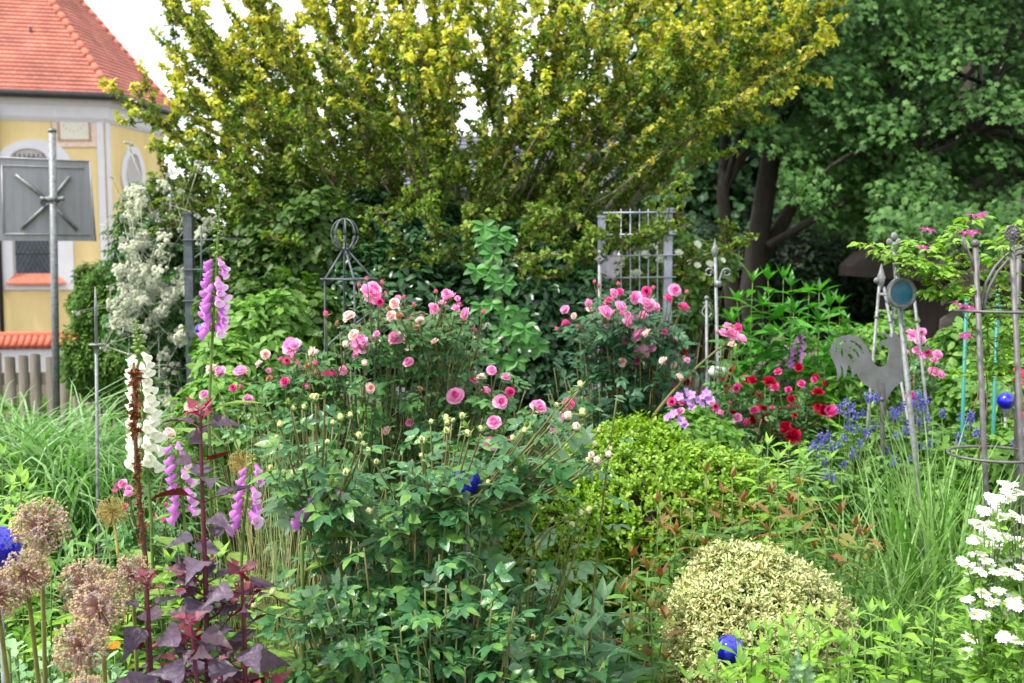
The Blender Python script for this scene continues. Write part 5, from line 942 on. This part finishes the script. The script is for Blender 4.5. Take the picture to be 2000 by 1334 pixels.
def cranesbill():
    g = np.random.default_rng(158); Y = 4.75; t = shrub('cranesbill', 'lilac flowered plant between the small pink rose and the box bush', 'plant', at(1355, 900, Y), [B(1350, 850, Y, 60, 50, 50), B(1390, 860, Y, 50, 45, 50)], 1800, LEAF, .05, .03, hz, 158, .45, .2, stems=8, stem_r=.004, bark='stem')
    b = Buf(); a = np.arange(5)*1.257; ax = np.stack([np.cos(a), np.sin(a), .25+0*a], -1); leaves(b, ROUND, ax*.05, ax, [[0, 0, 1]]*5, 1., .8, 0, .6); lathe(b, [(.0, .15), (.12, .08), (.1, -.3), (0, -.4)], sides=7, mi=1); me = to_mesh('blossom', b, [petal_mat('lilac_petal', ['#b480cc', '#c294d6', '#a874c0']), GRN])
    for x, y in ((1340, 765), (1350, 772), (1332, 780), (1372, 775), (1380, 768), (1345, 785), (1310, 812), (1303, 816), (1316, 808), (1352, 795), (1330, 822), (1338, 830), (1370, 790), (1362, 782), (1326, 775), (1385, 780)): inst('blossom', me, t, at(x, y, Y-.2), (g.normal()*.4, -.8, .6), g.uniform(0, 6), g.uniform(.014, .022))
cranesbill()
# white daisies (feverfew)
def feverfew():
    g = np.random.default_rng(161); wp = leaf_mat('daisy_petal', ['#e6e6e0', '#ecece8'], rough=.6, trans=.25, spec=.2, vamp=.05); ye = mat('daisy_centre', '#d8cf78', .8, var=.15, scale=60); me = []
    for v in range(3):
        b = Buf(); n = 22; a = np.arange(n)*2*math.pi/n+g.normal(size=n)*.1; ax = np.stack([np.cos(a), np.sin(a), .18+g.normal(size=n)*.1], -1); leaves(b, ROUND, ax*.25, ax, [[0, 0, 1]]*n, g.uniform(.65, .8, n), .34, 0, 1.2)
        n = 14; a = a[:n]*1.6; ax = np.stack([np.cos(a), np.sin(a), .55+0*a], -1); leaves(b, ROUND, ax*.12, ax, [[0, 0, 1]]*n, .45, .26, 0, .8); ball(b, (0, 0, .1), (.26, .26, .16), 1, 10); lathe(b, [(.02, -.25), (.25, -.12), (.3, 0)], sides=8, mi=2); me.append(to_mesh('flower', b, [wp, ye, GRN]))
    fm = leaf_mat('feverfew_leaf', ['#6f9a3c', '#86ac4c', '#5c8834'], rough=.5, trans=.4)
    for lab, pts, sd, Y in (('white flowering feverfew with the densest heads at the right edge', [(1960, 945), (1975, 950), (1985, 960), (1965, 960), (1950, 975), (1935, 972), (1940, 985), (1995, 968), (1970, 975), (1930, 1025), (1945, 1000), (1920, 998), (1905, 1022), (1915, 1028), (1960, 1010), (1980, 1005), (1995, 1015), (1910, 1055), (1925, 1048), (1940, 1045), (1955, 1048), (1970, 1050), (1985, 1055), (1995, 1062), (1900, 1058), (1930, 1065), (1945, 1070), (1960, 1072), (1978, 1075), (1992, 1085), (1950, 1085), (1940, 1078), (1965, 1092), (1985, 1098), (1915, 1083), (1905, 1085), (1925, 1095), (1935, 1090), (1880, 1098), (1888, 1105), (1910, 1108), (1930, 1105), (1950, 1108), (1975, 1112), (1995, 1110)], 1, 2.5),
            ('lower and looser white flowering feverfew in the bottom right corner', [(1900, 1125), (1895, 1130), (1915, 1118), (1926, 1140), (1945, 1120), (1965, 1118), (1985, 1125), (1960, 1130), (1920, 1160), (1935, 1155), (1950, 1155), (1965, 1160), (1980, 1168), (1945, 1170), (1975, 1180), (1955, 1190), (1965, 1195), (1985, 1185), (1890, 1172), (1910, 1180), (1920, 1182), (1935, 1192), (1940, 1178), (1905, 1200), (1918, 1200), (1925, 1212), (1955, 1205), (1950, 1228), (1893, 1248), (1890, 1275), (1905, 1278), (1897, 1283), (1970, 1250), (1985, 1252), (1978, 1260), (1995, 1262), (1998, 1290), (1960, 1245), (1995, 1245)], 2, 2.35)):
        T = np.array([at(x, y, Y+g.uniform(-.12, .12)) for x, y in pts]); f0 = T.mean(0); f0[2] = 0; t = thing('feverfew', lab, 'daisy', f0, 'white feverfew plants'); st, lb = Buf(), Buf()
        br = [at(g.uniform(1895, 2030), g.uniform(1180, 1260) if sd == 1 else g.uniform(1260, 1340), Y+g.uniform(-.12, .12)) for _ in range(12)]
        for q in br: s = f0+[g.normal()*.06, g.normal()*.06, 0]; c = bez(s, (s+q)/2+[0, 0, .1], q, 7); tube(st, c, .003, 5)
        for k, e in enumerate(T):
            q = br[np.argmin([((q-e)**2*[1, 1, .3]).sum()+(10 if q[2] > e[2]-.03 else 0) for q in br])]; c = bez(q, (q+e)/2+[0, 0, -.02], e, 6); tube(st, c, np.linspace(.002, .0012, 6), 4); inst('flower', me[k % 3], t, e, (g.normal()*.2, -.35+g.normal()*.2, 1), g.uniform(0, 6), g.uniform(.0145, .0195))
            for _ in range(3): i = g.integers(0, 5); d = rdir(g, 6)*[1, 1, .4]+[0, 0, .2]; leaves(lb, LEAF, np.repeat(c[i][None], 6, 0)+g.normal(size=(6, 3))*.012, d, np.array([[0, 0, 1.]]*6)+g.normal(size=(6, 3))*.4, .028, .012)
        for q in br:
            for z in np.linspace(.2, q[2], 16): p = f0+(q-f0)*(z/q[2]); p[2] = z; d = rdir(g, 7)*[1, 1, .4]+[0, 0, .25]; leaves(lb, LEAF, np.repeat(p[None], 7, 0)+d*.02, d, np.array([[0, 0, 1.]]*7)+g.normal(size=(7, 3))*.4, .045, .014)
        obj('stems', st, M['stem'], t); obj('leaves', lb, fm, t)
feverfew()
# small fillers: marigold, five leaved climber on the laurel
def climber():
    g = np.random.default_rng(171); t = thing('climbing_vine', 'fresh green five leaved vine climbing the dark laurel', 'vine', at(1000, 900, 5.6)*[1, 1, 0]); st, lb = Buf(), Buf(); vm = leaf_mat('vine_leaf', ['#3f7434', '#4f8840', '#5e984a'], rough=.45, trans=.35)
    P = [(945, 440), (975, 452), (945, 470), (990, 468), (962, 492), (930, 525), (958, 522), (985, 550), (965, 548), (960, 590), (938, 596), (985, 605), (1015, 608), (975, 640), (1010, 632), (1025, 640), (1010, 668), (1040, 665), (980, 700), (1010, 700), (960, 670), (1050, 672), (1000, 650)]
    S = bez(at(1010, 900, 5.6), at(1000, 640, 5.6), at(950, 430, 5.6), 16); tube(st, S, np.linspace(.006, .002, 16), 5)
    for x, y in P:
        e = at(x, y, 5.5+g.uniform(-.1, .1)); i = np.argmin(((S-e)**2).sum(1)); tube(st, bez(S[i], (S[i]+e)/2+[0, 0, .03], e, 5), .0016, 4); n = 5; a = np.linspace(-2., 2., n)-1.57+g.normal()*.3; ax = np.stack([np.cos(a), -.35+0*a, np.sin(a)*.8+.1], -1); L_ = .075*(1-.12*abs(np.arange(n)-2))*g.uniform(.85, 1.2); leaves(lb, LEAF, np.repeat(e[None], n, 0), ax, np.array([[0, -.8, .7]]*n)+g.normal(size=(n, 3))*.15, L_, L_*.62)
    obj('stem', st, M['twig'], t); obj('leaves', lb, vm, t)
climber()
def marigold():
    g = np.random.default_rng(172); Y = 2.8
    t = thing('marigold', 'single small orange marigold under the alliums', 'flower', at(224, 1300, Y)*[1, 1, 0]); b = Buf(); n = 16; a = np.arange(n)*.393; ax = np.stack([np.cos(a), np.sin(a), .3+0*a], -1); leaves(b, ROUND, ax*.004, ax, [[0, 0, 1]]*n, .012, .006); p = at(224, 1262, Y); me = to_mesh('blossom', b, petal_mat('orange_petal', ['#e07010', '#ee8a1c'])); inst('blossom', me, t, p, (0, -.4, 1)); s = Buf(); tube(s, [p*[1, 1, 0], p], .002, 5); obj('stem', s, M['stem'], t)
marigold()
def cover():
    g = np.random.default_rng(181); n = 42000; x = g.uniform(-6, 6, n); y = g.uniform(3.2, 10.5, n); hh = .10+.28*np.clip(np.sin(x*2.1+1)*np.cos(y*1.7)+.5, 0, 1); z = gz(x, y)+hh*g.random(n)**.6; b = Buf(); ax = g.normal(size=(n, 3))+[0, 0, .5]; leaves(b, LEAF, np.stack([x, y, z], -1), ax, g.normal(size=(n, 3))*.5+[0, 0, 1], g.uniform(.05, .12, n), g.uniform(.03, .05, n))
    o = obj('ground_cover', b, leaf_mat('ground_cover_leaf', ['#446a2c', '#5a8038', '#6c9244', '#3a5c28'], trans=.35, vs=1.2)); tag(o, 'low mixed green ground cover between the border plants', 'ground cover', kind='stuff')
cover()
# ------------------------------------------------------------------ metal garden ornaments
def gl(px, py, Y, r, lab, pole=True, tilt=0.):
    c = at(px, py, Y); f = c.copy(); f[0] += tilt; f[2] = 0; t = thing('glass_ball', lab, 'glass ball', f, 'glass garden balls'); b = Buf(); ball(b, c, r*Y/F, seg=40); obj('ball', b, M['cobalt'], t)
    b = Buf(); d = nrmz(c-f); rr = r*Y/F; tube(b, [f, c-d*rr*1.02], .006, 8); lathe(b, [(.007, -.03), (.014, -.012), (.016, .012), (.004, .013)], c-d*rr*1.04, d, 12); obj('stake', b, M['zinc'], t)
gl(-2, 1070, 2.55, 44, 'large cobalt blue glass ball at the left edge behind the alliums'); gl(911, 939, 2.62, 28, 'cobalt blue glass ball half hidden inside the foreground rose'); gl(1425, 1270, 2.85, 30, 'cobalt blue glass ball at the foot of the variegated ball')
gl(394, 644, 5.5, 13, 'small dark blue glass ball on a rod behind the tall foxglove'); gl(1965, 783, 4.9, 17, 'bright blue glass ball inside the arched trellis'); gl(1965, 760, 5.3, 11, 'small dark red glass ball above the blue one in the trellis')
bpy.data.objects['glass_ball.005'].children[0].data.materials[0] = mat('ruby_glass', '#5a1420', .08, 0, 1., var=.2)
def thin_stake():
    Y = 4.2; a, c = at(191, 980, Y), at(186, 560, Y); f = a.copy(); f[2] = 0; t = thing('garden_stake', 'thin grey rod with a small disc beside the white foxglove', 'garden stake', f); b = Buf(); tube(b, [f, a, at(188, 680, Y)], .0065, 8); tube(b, [at(188, 680, Y), at(187, 600, Y), c], [.0065, .006, .002], 8); obj('rod', b, M['zinc'], t)
    b = Buf(); p = at(188, 673, Y); lathe(b, [(.004, .002), (.026, .003), (.028, 0), (.026, -.003), (.004, -.003)], p, sides=24); obj('disc', b, M['zinc'], t)
thin_stake()
def trellis_post():
    Y = 6.35; c = at(374, 700, Y)*[1, 1, 0]; t = thing('trellis', 'dark grey square post trellis with thin crossbars among the white rambler', 'trellis', c); b = Buf(); x = c[0]; z1 = at(0, 418, Y)[2]
    box(b, (x-.024, Y-.024, 0), (x+.024, Y+.024, z1)); box(b, (x-.03, Y-.03, z1), (x+.03, Y+.03, z1+.012)); obj('post', b, M['iron_dark'], t, False); b = Buf()
    for y in (468, 526, 587): tube(b, [at(356, y+1, Y-.03), at(474, y-1, Y-.03)], .0045, 6)
    for xx in (393,): tube(b, [at(xx, 440, Y-.03), at(xx, 592, Y-.03)], .005, 6)
    obj('crossbar', b, M['iron_dark'], t)
trellis_post()
def wire_obelisk():
    Y = 4.4; c = at(686, 900, Y)*[1, 1, 0]; t = thing('wire_obelisk', 'grey wire plant tower with an open ball on top among the pink roses', 'obelisk', c, None); q = M['iron_dark']; b = Buf(); R = .095
    yt = 545; zt = at(0, yt, Y)[2]; zk = at(0, 487, Y)[2]; apex = np.array([c[0]-.015, Y, zk]); A = np.radians([200, 290, 20, 110]); leg = []
    for a in A:
        d = np.array([math.cos(a), math.sin(a), 0]); p = c+d*R; p[2] = zt; f = c+d*R*1.1; leg.append((f, p)); tube(b, [f, p, apex+d*.006], .0046, 6)
    obj('leg', b, q, t); b = Buf(); P = [l[1] for l in leg]
    for i in range(4): d = nrmz(P[(i+1) % 4]-P[i]); tube(b, [P[i]-d*.02, P[(i+1) % 4]+d*.02], .005, 6)
    obj('top_frame', b, q, t); b = Buf(); n = 110; s = np.linspace(0, 1, n); ph = np.radians(310)+s*2*math.pi*2.6; rr = R*1.12*(1+.03*s); z = zt-.01-s*(zt-.35)
    tube(b, np.stack([c[0]+rr*np.cos(ph), c[1]+rr*np.sin(ph), z], -1), .0046, 6); obj('spiral', b, q, t); b = Buf(); cb = apex+[0, 0, .058]; m = 16; th = np.linspace(0, math.pi, m)
    for k in range(8): a = k*math.pi/4+.2; tube(b, cb+np.stack([.052*np.sin(th)*math.cos(a), .052*np.sin(th)*math.sin(a), -.06*np.cos(th)], -1), .0034, 6)
    ball(b, apex, .012, seg=10); obj('open_ball', b, q, t)
wire_obelisk()
def metal_trellis():
    Y = 6.6; t = thing('metal_trellis', 'grey metal trellis with square posts and a bar grid behind the pink rose cluster', 'trellis', at(1240, 900, Y)*[1, 1, 0]); b = None
    for px, top, hw in ((1305, 410, .024), (1175, 425, .022)):
        b = Buf(); p = at(px, top, Y); box(b, (p[0]-hw, Y-hw, 0), (p[0]+hw, Y+hw, p[2])); box(b, (p[0]-hw-.005, Y-hw-.005, p[2]), (p[0]+hw+.005, Y+hw+.005, p[2]+.012)); obj('post', b, M['trellis'], t, False)
    b = Buf()
    for y in (414, 457, 498, 541, 650, 740): tube(b, [at(1178, y+2, Y-.03), at(1320, y, Y-.03)], .0065 if y < 470 else .0045, 6)
    for x in (1213, 1231, 1249, 1266, 1284): tube(b, [at(x, 408, Y-.015), at(x, 760, Y-.015)], .0036, 6)
    obj('bar_grid', b, M['trellis'], t)
    Y = 8.3; t = thing('metal_trellis', 'grey metal screen half lost behind the elm stems', 'trellis', at(1060, 900, Y)*[1, 1, 0]); b = Buf(); p = at(1052, 340, Y); box(b, (p[0]-.045, Y-.045, 0), (p[0]+.045, Y+.045, p[2])); obj('post', b, M['trellis'], t, False); b = Buf()
    for y in (375, 440): tube(b, [at(1000, y+2, Y-.03), at(1178, y-3, Y-.03)], .009, 6)
    for x in (1030, 1095, 1145): tube(b, [at(x, 372, Y-.015), at(x, 560, Y-.015)], .0045, 6)
    obj('bar_grid', b, M['trellis'], t)
M['trellis'] = mat('grey_steel', '#9a9cab', .5, .2, var=.1, scale=12)
metal_trellis()
def scroll(b, c, s, R, r, turns=.8):  # small c-scroll in the picture-facing plane
    n = 18; a = np.linspace(0, 1, n); th = math.pi*.5+math.pi*2*turns*a; rr = R*(1-.55*a); cx = c[0]+s*R; tube(b, np.stack([cx-s*rr*np.sin(th), np.full(n, c[1]), c[2]+R*.2-rr*np.cos(th)], -1), r, 6)
def stakes():
    Y = 5.4; f = at(1172, 900, Y)*[1, 1, 0]; t = thing('garden_stake', 'grey rod topped with a small diamond plate left of the pink rose cluster', 'garden stake', f, None); b = Buf(); c = at(1171, 506, Y); tube(b, [f, c], .0085, 8); obj('rod', b, M['zinc'], t)
    b = Buf(); r = .031; prism(b, [c+[r, -.012, 0], c+[.006, -.012, .006+.0], c+[0, -.012, r], c+[-.006, -.012, .006], c+[-r, -.012, 0], c+[-.006, -.012, -.006], c+[0, -.012, -r], c+[.006, -.012, -.006]], [0, .008, 0]); prism(b, [c+[r*.7, -.014, 0], c+[0, -.014, r*.7], c+[-r*.7, -.014, 0], c+[0, -.014, -r*.7]], [0, .012, 0]); torus(b, c+[0, -.017, 0], .008, .003, (0, 1, 0)); ball(b, c+[0, 0, r*1.05], .009, seg=10); obj('diamond', b, M['zinc'], t, False)
    Y = 5.2; f = at(1415, 900, Y)*[1, 1, 0]; t = thing('garden_stake', 'tall grey rod with spear tip and two scrolls before the dark trunks', 'garden stake', f); b = Buf(); p1 = at(1397, 500, Y); tube(b, [f, p1], .0075, 8); tube(b, [at(1401, 560, Y), at(1402, 548, Y)], .016, 10); obj('rod', b, M['zinc'], t)
    b = Buf(); lathe(b, [(.005, -.04), (.012, -.028), (.018, -.008), (.008, .015), (.003, .035), (.001, .05)], at(1396, 486, Y), sides=10); obj('spear_tip', b, M['zinc'], t); b = Buf(); c = at(1402, 548, Y)
    for s in (1, -1):
        n = 26; a = np.linspace(0, 1, n); q = np.array([c+[s*(.006+.028*u), 0, .055*math.sin(u*1.6)] for u in a[:12]]); k = q[-1]; th = np.linspace(math.pi, -1.5*math.pi/1.2, 16); rr = np.linspace(.022, .009, 16); w2 = np.stack([k[0]+s*.022+s*rr*np.cos(th), np.full(16, k[1]), k[2]+rr*np.sin(th)], -1); tube(b, np.concatenate([q, w2[1:]]), .005, 6)
    obj('scroll', b, M['zinc'], t)
    Y = 5.; f = at(1385, 900, Y)*[1, 1, 0]; t = thing('garden_stake', 'short grey rod with ball tip and lyre shaped scroll', 'garden stake', f); b = Buf(); p1 = at(1380, 582, Y); tube(b, [f, p1], .0065, 8); ball(b, p1, .011, seg=12); obj('rod', b, M['zinc'], t); b = Buf()
    for s in (1, -1):
        pts = [(0, 622), (s*5, 618), (s*9, 612), (s*9, 606), (s*5, 600), (s*3, 596), (s*4, 592), (s*7, 592)]; tube(b, np.array([at(1381+x, y, Y) for x, y in pts]), .004, 6)
    obj('lyre', b, M['zinc'], t)
    Y = 5.1; t = thing('garden_lamp', 'small white upturned cone on a rod under the lyre scroll', 'lamp', at(1382, 900, Y)*[1, 1, 0]); b = Buf(); c = at(1382, 724, Y); lathe(b, [(.0, 0), (.006, .0), (.03, .025), (.012, .095), (.0, .095)][::1], c-[0, 0, .01], (.9, -.35, .15), 16); obj('cone', b, M['white_paint'], t); b = Buf(); tube(b, [c*[1, 1, 0], c], .005, 6); obj('rod', b, M['zinc'], t)
M['white_paint'] = mat('white_paint', '#c8cfc8', .5, var=.08)
stakes()
def glass_pole():
    Y = 4.; p0, p1 = at(1818, 1190, Y), at(1746, 490, Y); f = p0+(p0-p1)*(p0[2]/(p1[2]-p0[2])); t = thing('garden_stake', 'tall leaning grey pole holding a round blue glass disc', 'garden stake', f); b = Buf(); tube(b, [f, p1], .0095, 10); obj('pole', b, M['zinc'], t)
    b = Buf(); c = at(1746, 472, Y); 
    for dx, dz in ((0, .019), (.016, -.002), (-.016, -.002)): ball(b, c+[dx, 0, dz], (.012, .006, .014), seg=12)
    lathe(b, [(.008, -.04), (.013, -.02), (.006, 0)], c, sides=10); obj('finial', b, M['zinc'], t)
    c = at(1757, 572, Y)+[0, -.02, 0]; ax = nrmz(np.array([.18, -1, .05])); b = Buf(); torus(b, c, .047, .0075, ax, 40, 10); lathe(b, [(.054, -.012), (.054, .012), (.045, .012), (.045, -.012), (.054, -.012)], c, ax, 40); obj('ring', b, M['zinc'], t); b = Buf(); lathe(b, [(.0, .004), (.046, .004), (.046, -.004), (0, -.004)], c, ax, 36); obj('glass', b, mat('teal_glass', '#2c6c84', .3, 0, .4, var=.3, scale=16, col2='#174a66'), t, False)
glass_pole()
def back_obelisk():
    Y = 5.2; c = at(1745, 900, Y)*[1, 1, 0]; t = thing('rod_obelisk', 'grey rod obelisk with drop finial standing behind the glass disc pole', 'obelisk', c); b = Buf(); ap = at(1745, 548, Y)
    for top, bot, dy in (((1718, 548), (1700, 760), 0), ((1726, 560), (1742, 760), -.15), ((1783, 560), (1806, 760), 0), ((1750, 556), (1760, 760), .2)):
        a, e = at(*top, Y), at(*bot, Y); e[1] += dy; d = e-a; e = a+d*(a[2]/-d[2]); tube(b, [e, a], .007, 8); ball(b, at((top[0]*2+bot[0])/3, (top[1]*2+bot[1])/3, Y)+[0, dy/3, 0], .011, seg=8)
    obj('leg', b, M['zinc'], t); b = Buf(); lathe(b, [(.003, -.06), (.012, -.04), (.02, -.005), (.012, .02), (.004, .05), (.001, .06)], at(1721, 540, Y), sides=10); ball(b, at(1712, 548, Y), .014, seg=10); obj('finial', b, M['zinc'], t)
    b = Buf(); m = at(1752, 575, Y); torus(b, m, .085, .005); obj('ring', b, M['zinc'], t)
back_obelisk()
def arch_trellis():
    Y = 3.8; c = at(1990, 900, Y)*[1, 1, 0]; t = thing('arched_trellis', 'round grey iron trellis with arches, rings, ball and wheel finials at the right edge', 'trellis', c); q = M['iron']; b = Buf()
    p1, p2 = at(1905, 476, Y), at(1976, 474, Y-.02)
    def post(bb, top, low): d = low-top; f = top+d*(top[2]/-d[2]); tube(bb, [f, top], .0098, 8)
    post(b, p1, at(1925, 940, Y)); post(b, p2, at(1996, 900, Y-.02)); obj('post', b, q, t); b = Buf(); post(b, at(2072, 470, Y+.1), at(2080, 900, Y+.1)); post(b, at(1990, 480, Y+.32), at(1985, 900, Y+.3)); obj('rear_post', b, q, t)
    b = Buf(); ball(b, p1, .0145, seg=18); obj('ball_finial', b, q, t)
    b = Buf(); w_ = at(1977, 456, Y-.03); ax = (.12, -1, 0); torus(b, w_, .025, .004, ax, 32); ball(b, w_, .008, seg=12)
    for k in range(10): a = k*.628; e = w_+np.array([.024*math.cos(a), 0, .024*math.sin(a)]); tube(b, [w_, e], .0042, 6)
    torus(b, w_, .0135, .003, ax, 24); obj('wheel_finial', b, q, t)
    b = Buf(); lp = at(1884, 478, Y); lathe(b, [(.0, -.003), (.028, -.003), (.028, .003), (0, .003)], lp, (.8, -.5, .2), 20); tube(b, [lp, at(1897, 505, Y), at(1908, 540, Y)], .006, 6); obj('side_finial', b, q, t)
    b = Buf(); A = np.array([at(x, y, Y+.01) for x, y in ((1912, 612), (1916, 585), (1926, 552), (1943, 522), (1963, 500), (1980, 489), (2000, 482), (2030, 482), (2060, 500), (2075, 540), (2082, 612))])
    for dx in (0, .012): tube(b, A+[dx, 0, -dx], .0055, 6)
    obj('arch', b, q, t); b = Buf(); x0 = at(1990, 0, Y)[0]
    for z, R in ((at(0, 610, Y-.1)[2], .168), (at(0, 906, Y-.12)[2], .155)): b = Buf(); torus(b, (x0, Y+.06, z), R, .005, n=48); obj('ring', b, q, t)
    gs = mat('green_cane', '#1f7a70', .5, var=.1)
    for k, (px, top, lab) in enumerate(((1888, 575, 'teal plastic plant cane left of the arched trellis post'), (1949, 578, 'teal plastic plant cane inside the arched trellis'))):
        a = at(px, top, 4.4); o = thing('plant_cane', lab, 'plant cane', a*[1, 1, 0], 'teal plant canes'); b = Buf(); tube(b, [a*[1, 1, 0], a], .008, 8); ball(b, a, .009, seg=10); obj('cane', b, gs, o)
    # clematis
    g = np.random.default_rng(191); ct = thing('clematis', 'purple flowered clematis sprawling over the arched trellis', 'clematis', at(1910, 950, Y)*[1, 1, 0]); st, lb = Buf(), Buf(); cm = leaf_mat('clematis_leaf', ['#6f9a34', '#86b044', '#9cc058', '#5c8a34'], rough=.45, trans=.42)
    runs = [[(1910, 930), (1925, 700), (1900, 560), (1780, 510), (1690, 480)], [(1915, 900), (1935, 650), (1880, 520), (1830, 530), (1800, 540)], [(1905, 700), (1890, 560), (1860, 480), (1890, 430)], [(1985, 900), (1985, 650), (1950, 560), (1960, 470)], [(1900, 640), (1840, 560), (1770, 520), (1720, 500)], [(1910, 640), (1940, 610), (1970, 640), (1990, 700)], [(1900, 800), (1930, 720), (1960, 740), (1940, 660)], [(1880, 620), (1830, 530), (1800, 480), (1760, 490)], [(1995, 640), (1960, 540), (1990, 470), (2010, 440)], [(1905, 560), (1880, 580), (1850, 575), (1825, 580)]]
    for r in runs:
        K = np.array([at(x, y, Y+.12+g.uniform(-.1, .14)) for x, y in r]); n = 30; qv = np.linspace(0, len(K)-1, n); i = np.minimum(qv.astype(int), len(K)-2); c_ = K[i]+(K[i+1]-K[i])*(qv-i)[:, None]; c_[1:-1] = (c_[:-2]+c_[1:-1]+c_[2:])/3; c_ += g.normal(size=c_.shape)*.006; tube(st, c_, .002, 5)
        for p in c_[6:]:
            for s in range(2):
                a = g.uniform(0, 6.3); e = p+np.array([math.cos(a), math.sin(a), .3])*g.uniform(.02, .06); tube(st, [p, e], .001, 3, cap=False); m = 3; aa = a+np.array([-.9, 0, .9]); ax = np.stack([np.cos(aa), np.sin(aa), g.normal(size=m)*.2-.05], -1); L_ = g.uniform(.024, .044, m); leaves(lb, LEAF, np.repeat(e[None], m, 0), ax, np.array([[0, -.15, 1.]]*m)+g.normal(size=(m, 3))*.25, L_, L_*.55, 0, g.uniform(.5, 2.5, m))
    obj('stems', st, M['twig'], ct); obj('leaves', lb, cm, ct); b = Buf(); n = 6; a = np.arange(n)*1.047; ax = np.stack([np.cos(a), np.sin(a), .12+0*a], -1); leaves(b, LEAF, ax*.03, ax, [[0, 0, 1]]*n, 1., .42, 0, 1.8); lathe(b, [(.0, .18), (.1, .12), (.08, 0)], sides=8, mi=1); me = to_mesh('blossom', b, [petal_mat('clematis_petal', ['#9a2a7c', '#a83a8c', '#8a2470']), CAP])
    for x, y, tx in ((1900, 420, .3), (1915, 419, -.5), (1812, 448, .1), (1885, 455, .2), (1803, 482, 0), (1893, 600, .1), (1885, 655, -.3), (1875, 595, .3), (1800, 690, .2), (1898, 453, -.2)): inst('blossom', me, ct, at(x, y, Y-.08), (tx, -.35, 1), g.uniform(0, 6), g.uniform(.024, .034))
arch_trellis()
def rooster():
    Y = 4.4; o = lambda x, y: at(1600+x/5.56, 620+y/5.56, Y)
    out = [(185, 695), (197, 630), (190, 570), (160, 490), (126, 420), (120, 360), (140, 290), (190, 230), (260, 198), (340, 190), (410, 205), (470, 250), (520, 320), (555, 400), (585, 480), (620, 525), (670, 540), (715, 525), (745, 480), (760, 420), (752, 350), (735, 310), (705, 294), (675, 308), (655, 336), (648, 310), (660, 275), (690, 247), (748, 235), (722, 200), (662, 178), (672, 165), (720, 166), (790, 222), (800, 150), (835, 170), (872, 218), (905, 232), (918, 260), (988, 268), (932, 284), (915, 292), (925, 350), (948, 450), (962, 560), (945, 640), (900, 690), (830, 750), (780, 810), (745, 870), (725, 906), (640, 906), (620, 850), (590, 795), (530, 750), (470, 710), (430, 660), (402, 604), (380, 625), (345, 660), (352, 600), (340, 548), (318, 512), (302, 570), (290, 640), (262, 656), (266, 600), (255, 550), (228, 512), (240, 590), (225, 640), (200, 688)]
    holes = [[(172, 382), (180, 330), (215, 280), (275, 248), (290, 256), (240, 290), (205, 330), (190, 382)], [(240, 335), (254, 330), (259, 380), (268, 445), (250, 441), (236, 400), (232, 360)], [(335, 248), (390, 262), (450, 310), (492, 390), (478, 402), (440, 340), (385, 285), (338, 262)], [(320, 318), (370, 332), (415, 372), (441, 425), (427, 438), (400, 392), (360, 354), (322, 334)], [(304, 383), (340, 398), (370, 440), (386, 480), (371, 490), (345, 452), (314, 416)], [(826, 276), (832, 272), (840, 275), (838, 281), (830, 282)]]
    cu = bpy.data.curves.new('rooster_outline', 'CURVE'); cu.dimensions = '2D'; cu.fill_mode = 'BOTH'; cu.extrude = .0016
    c0 = o(685, 900)
    for ring in [out]+holes:
        s = cu.splines.new('POLY'); s.points.add(len(ring)-1); s.use_cyclic_u = True
        for p, (x, y) in zip(s.points, ring): w_ = o(x, y)-c0; p.co = (w_[0], w_[2], 0, 1)
    tmp = bpy.data.objects.new('rooster_outline', cu); COL.objects.link(tmp); bpy.context.view_layer.update(); me = bpy.data.meshes.new_from_object(tmp.evaluated_get(bpy.context.evaluated_depsgraph_get())); bpy.data.objects.remove(tmp)
    me.name = 'rooster_plate'; me.materials.clear(); me.materials.append(mat('rooster_steel', '#7d8088', .5, .35, var=.12, scale=14, col2='#666460'))
    f = at(1738, 900, Y)*[1, 1, 0]; t = thing('rooster_ornament', 'flat grey steel rooster with cut tail feathers on a stake', 'ornament', f); r = bpy.data.objects.new('rooster_plate', me); COL.objects.link(r); r.parent = t; r.matrix_local = Matrix.Translation(Vector(c0-f)) @ Matrix.Rotation(math.radians(90), 4, 'X')
    b = Buf(); a = o(683, 890); tube(b, [f, a, o(676, 700)+[0, .009, 0]], .0085, 10); tube(b, [a-[0, 0, .006], a+[0, 0, .008]], .0105, 10); obj('stake', b, M['iron'], t); b = Buf(); q = [o(632, 702), o(695, 700), o(708, 872), o(660, 874)]; prism(b, [p-[0, .0055, 0] for p in q], [0, .0035, 0]); obj('mounting_plate', b, M['iron'], t, False)
rooster()
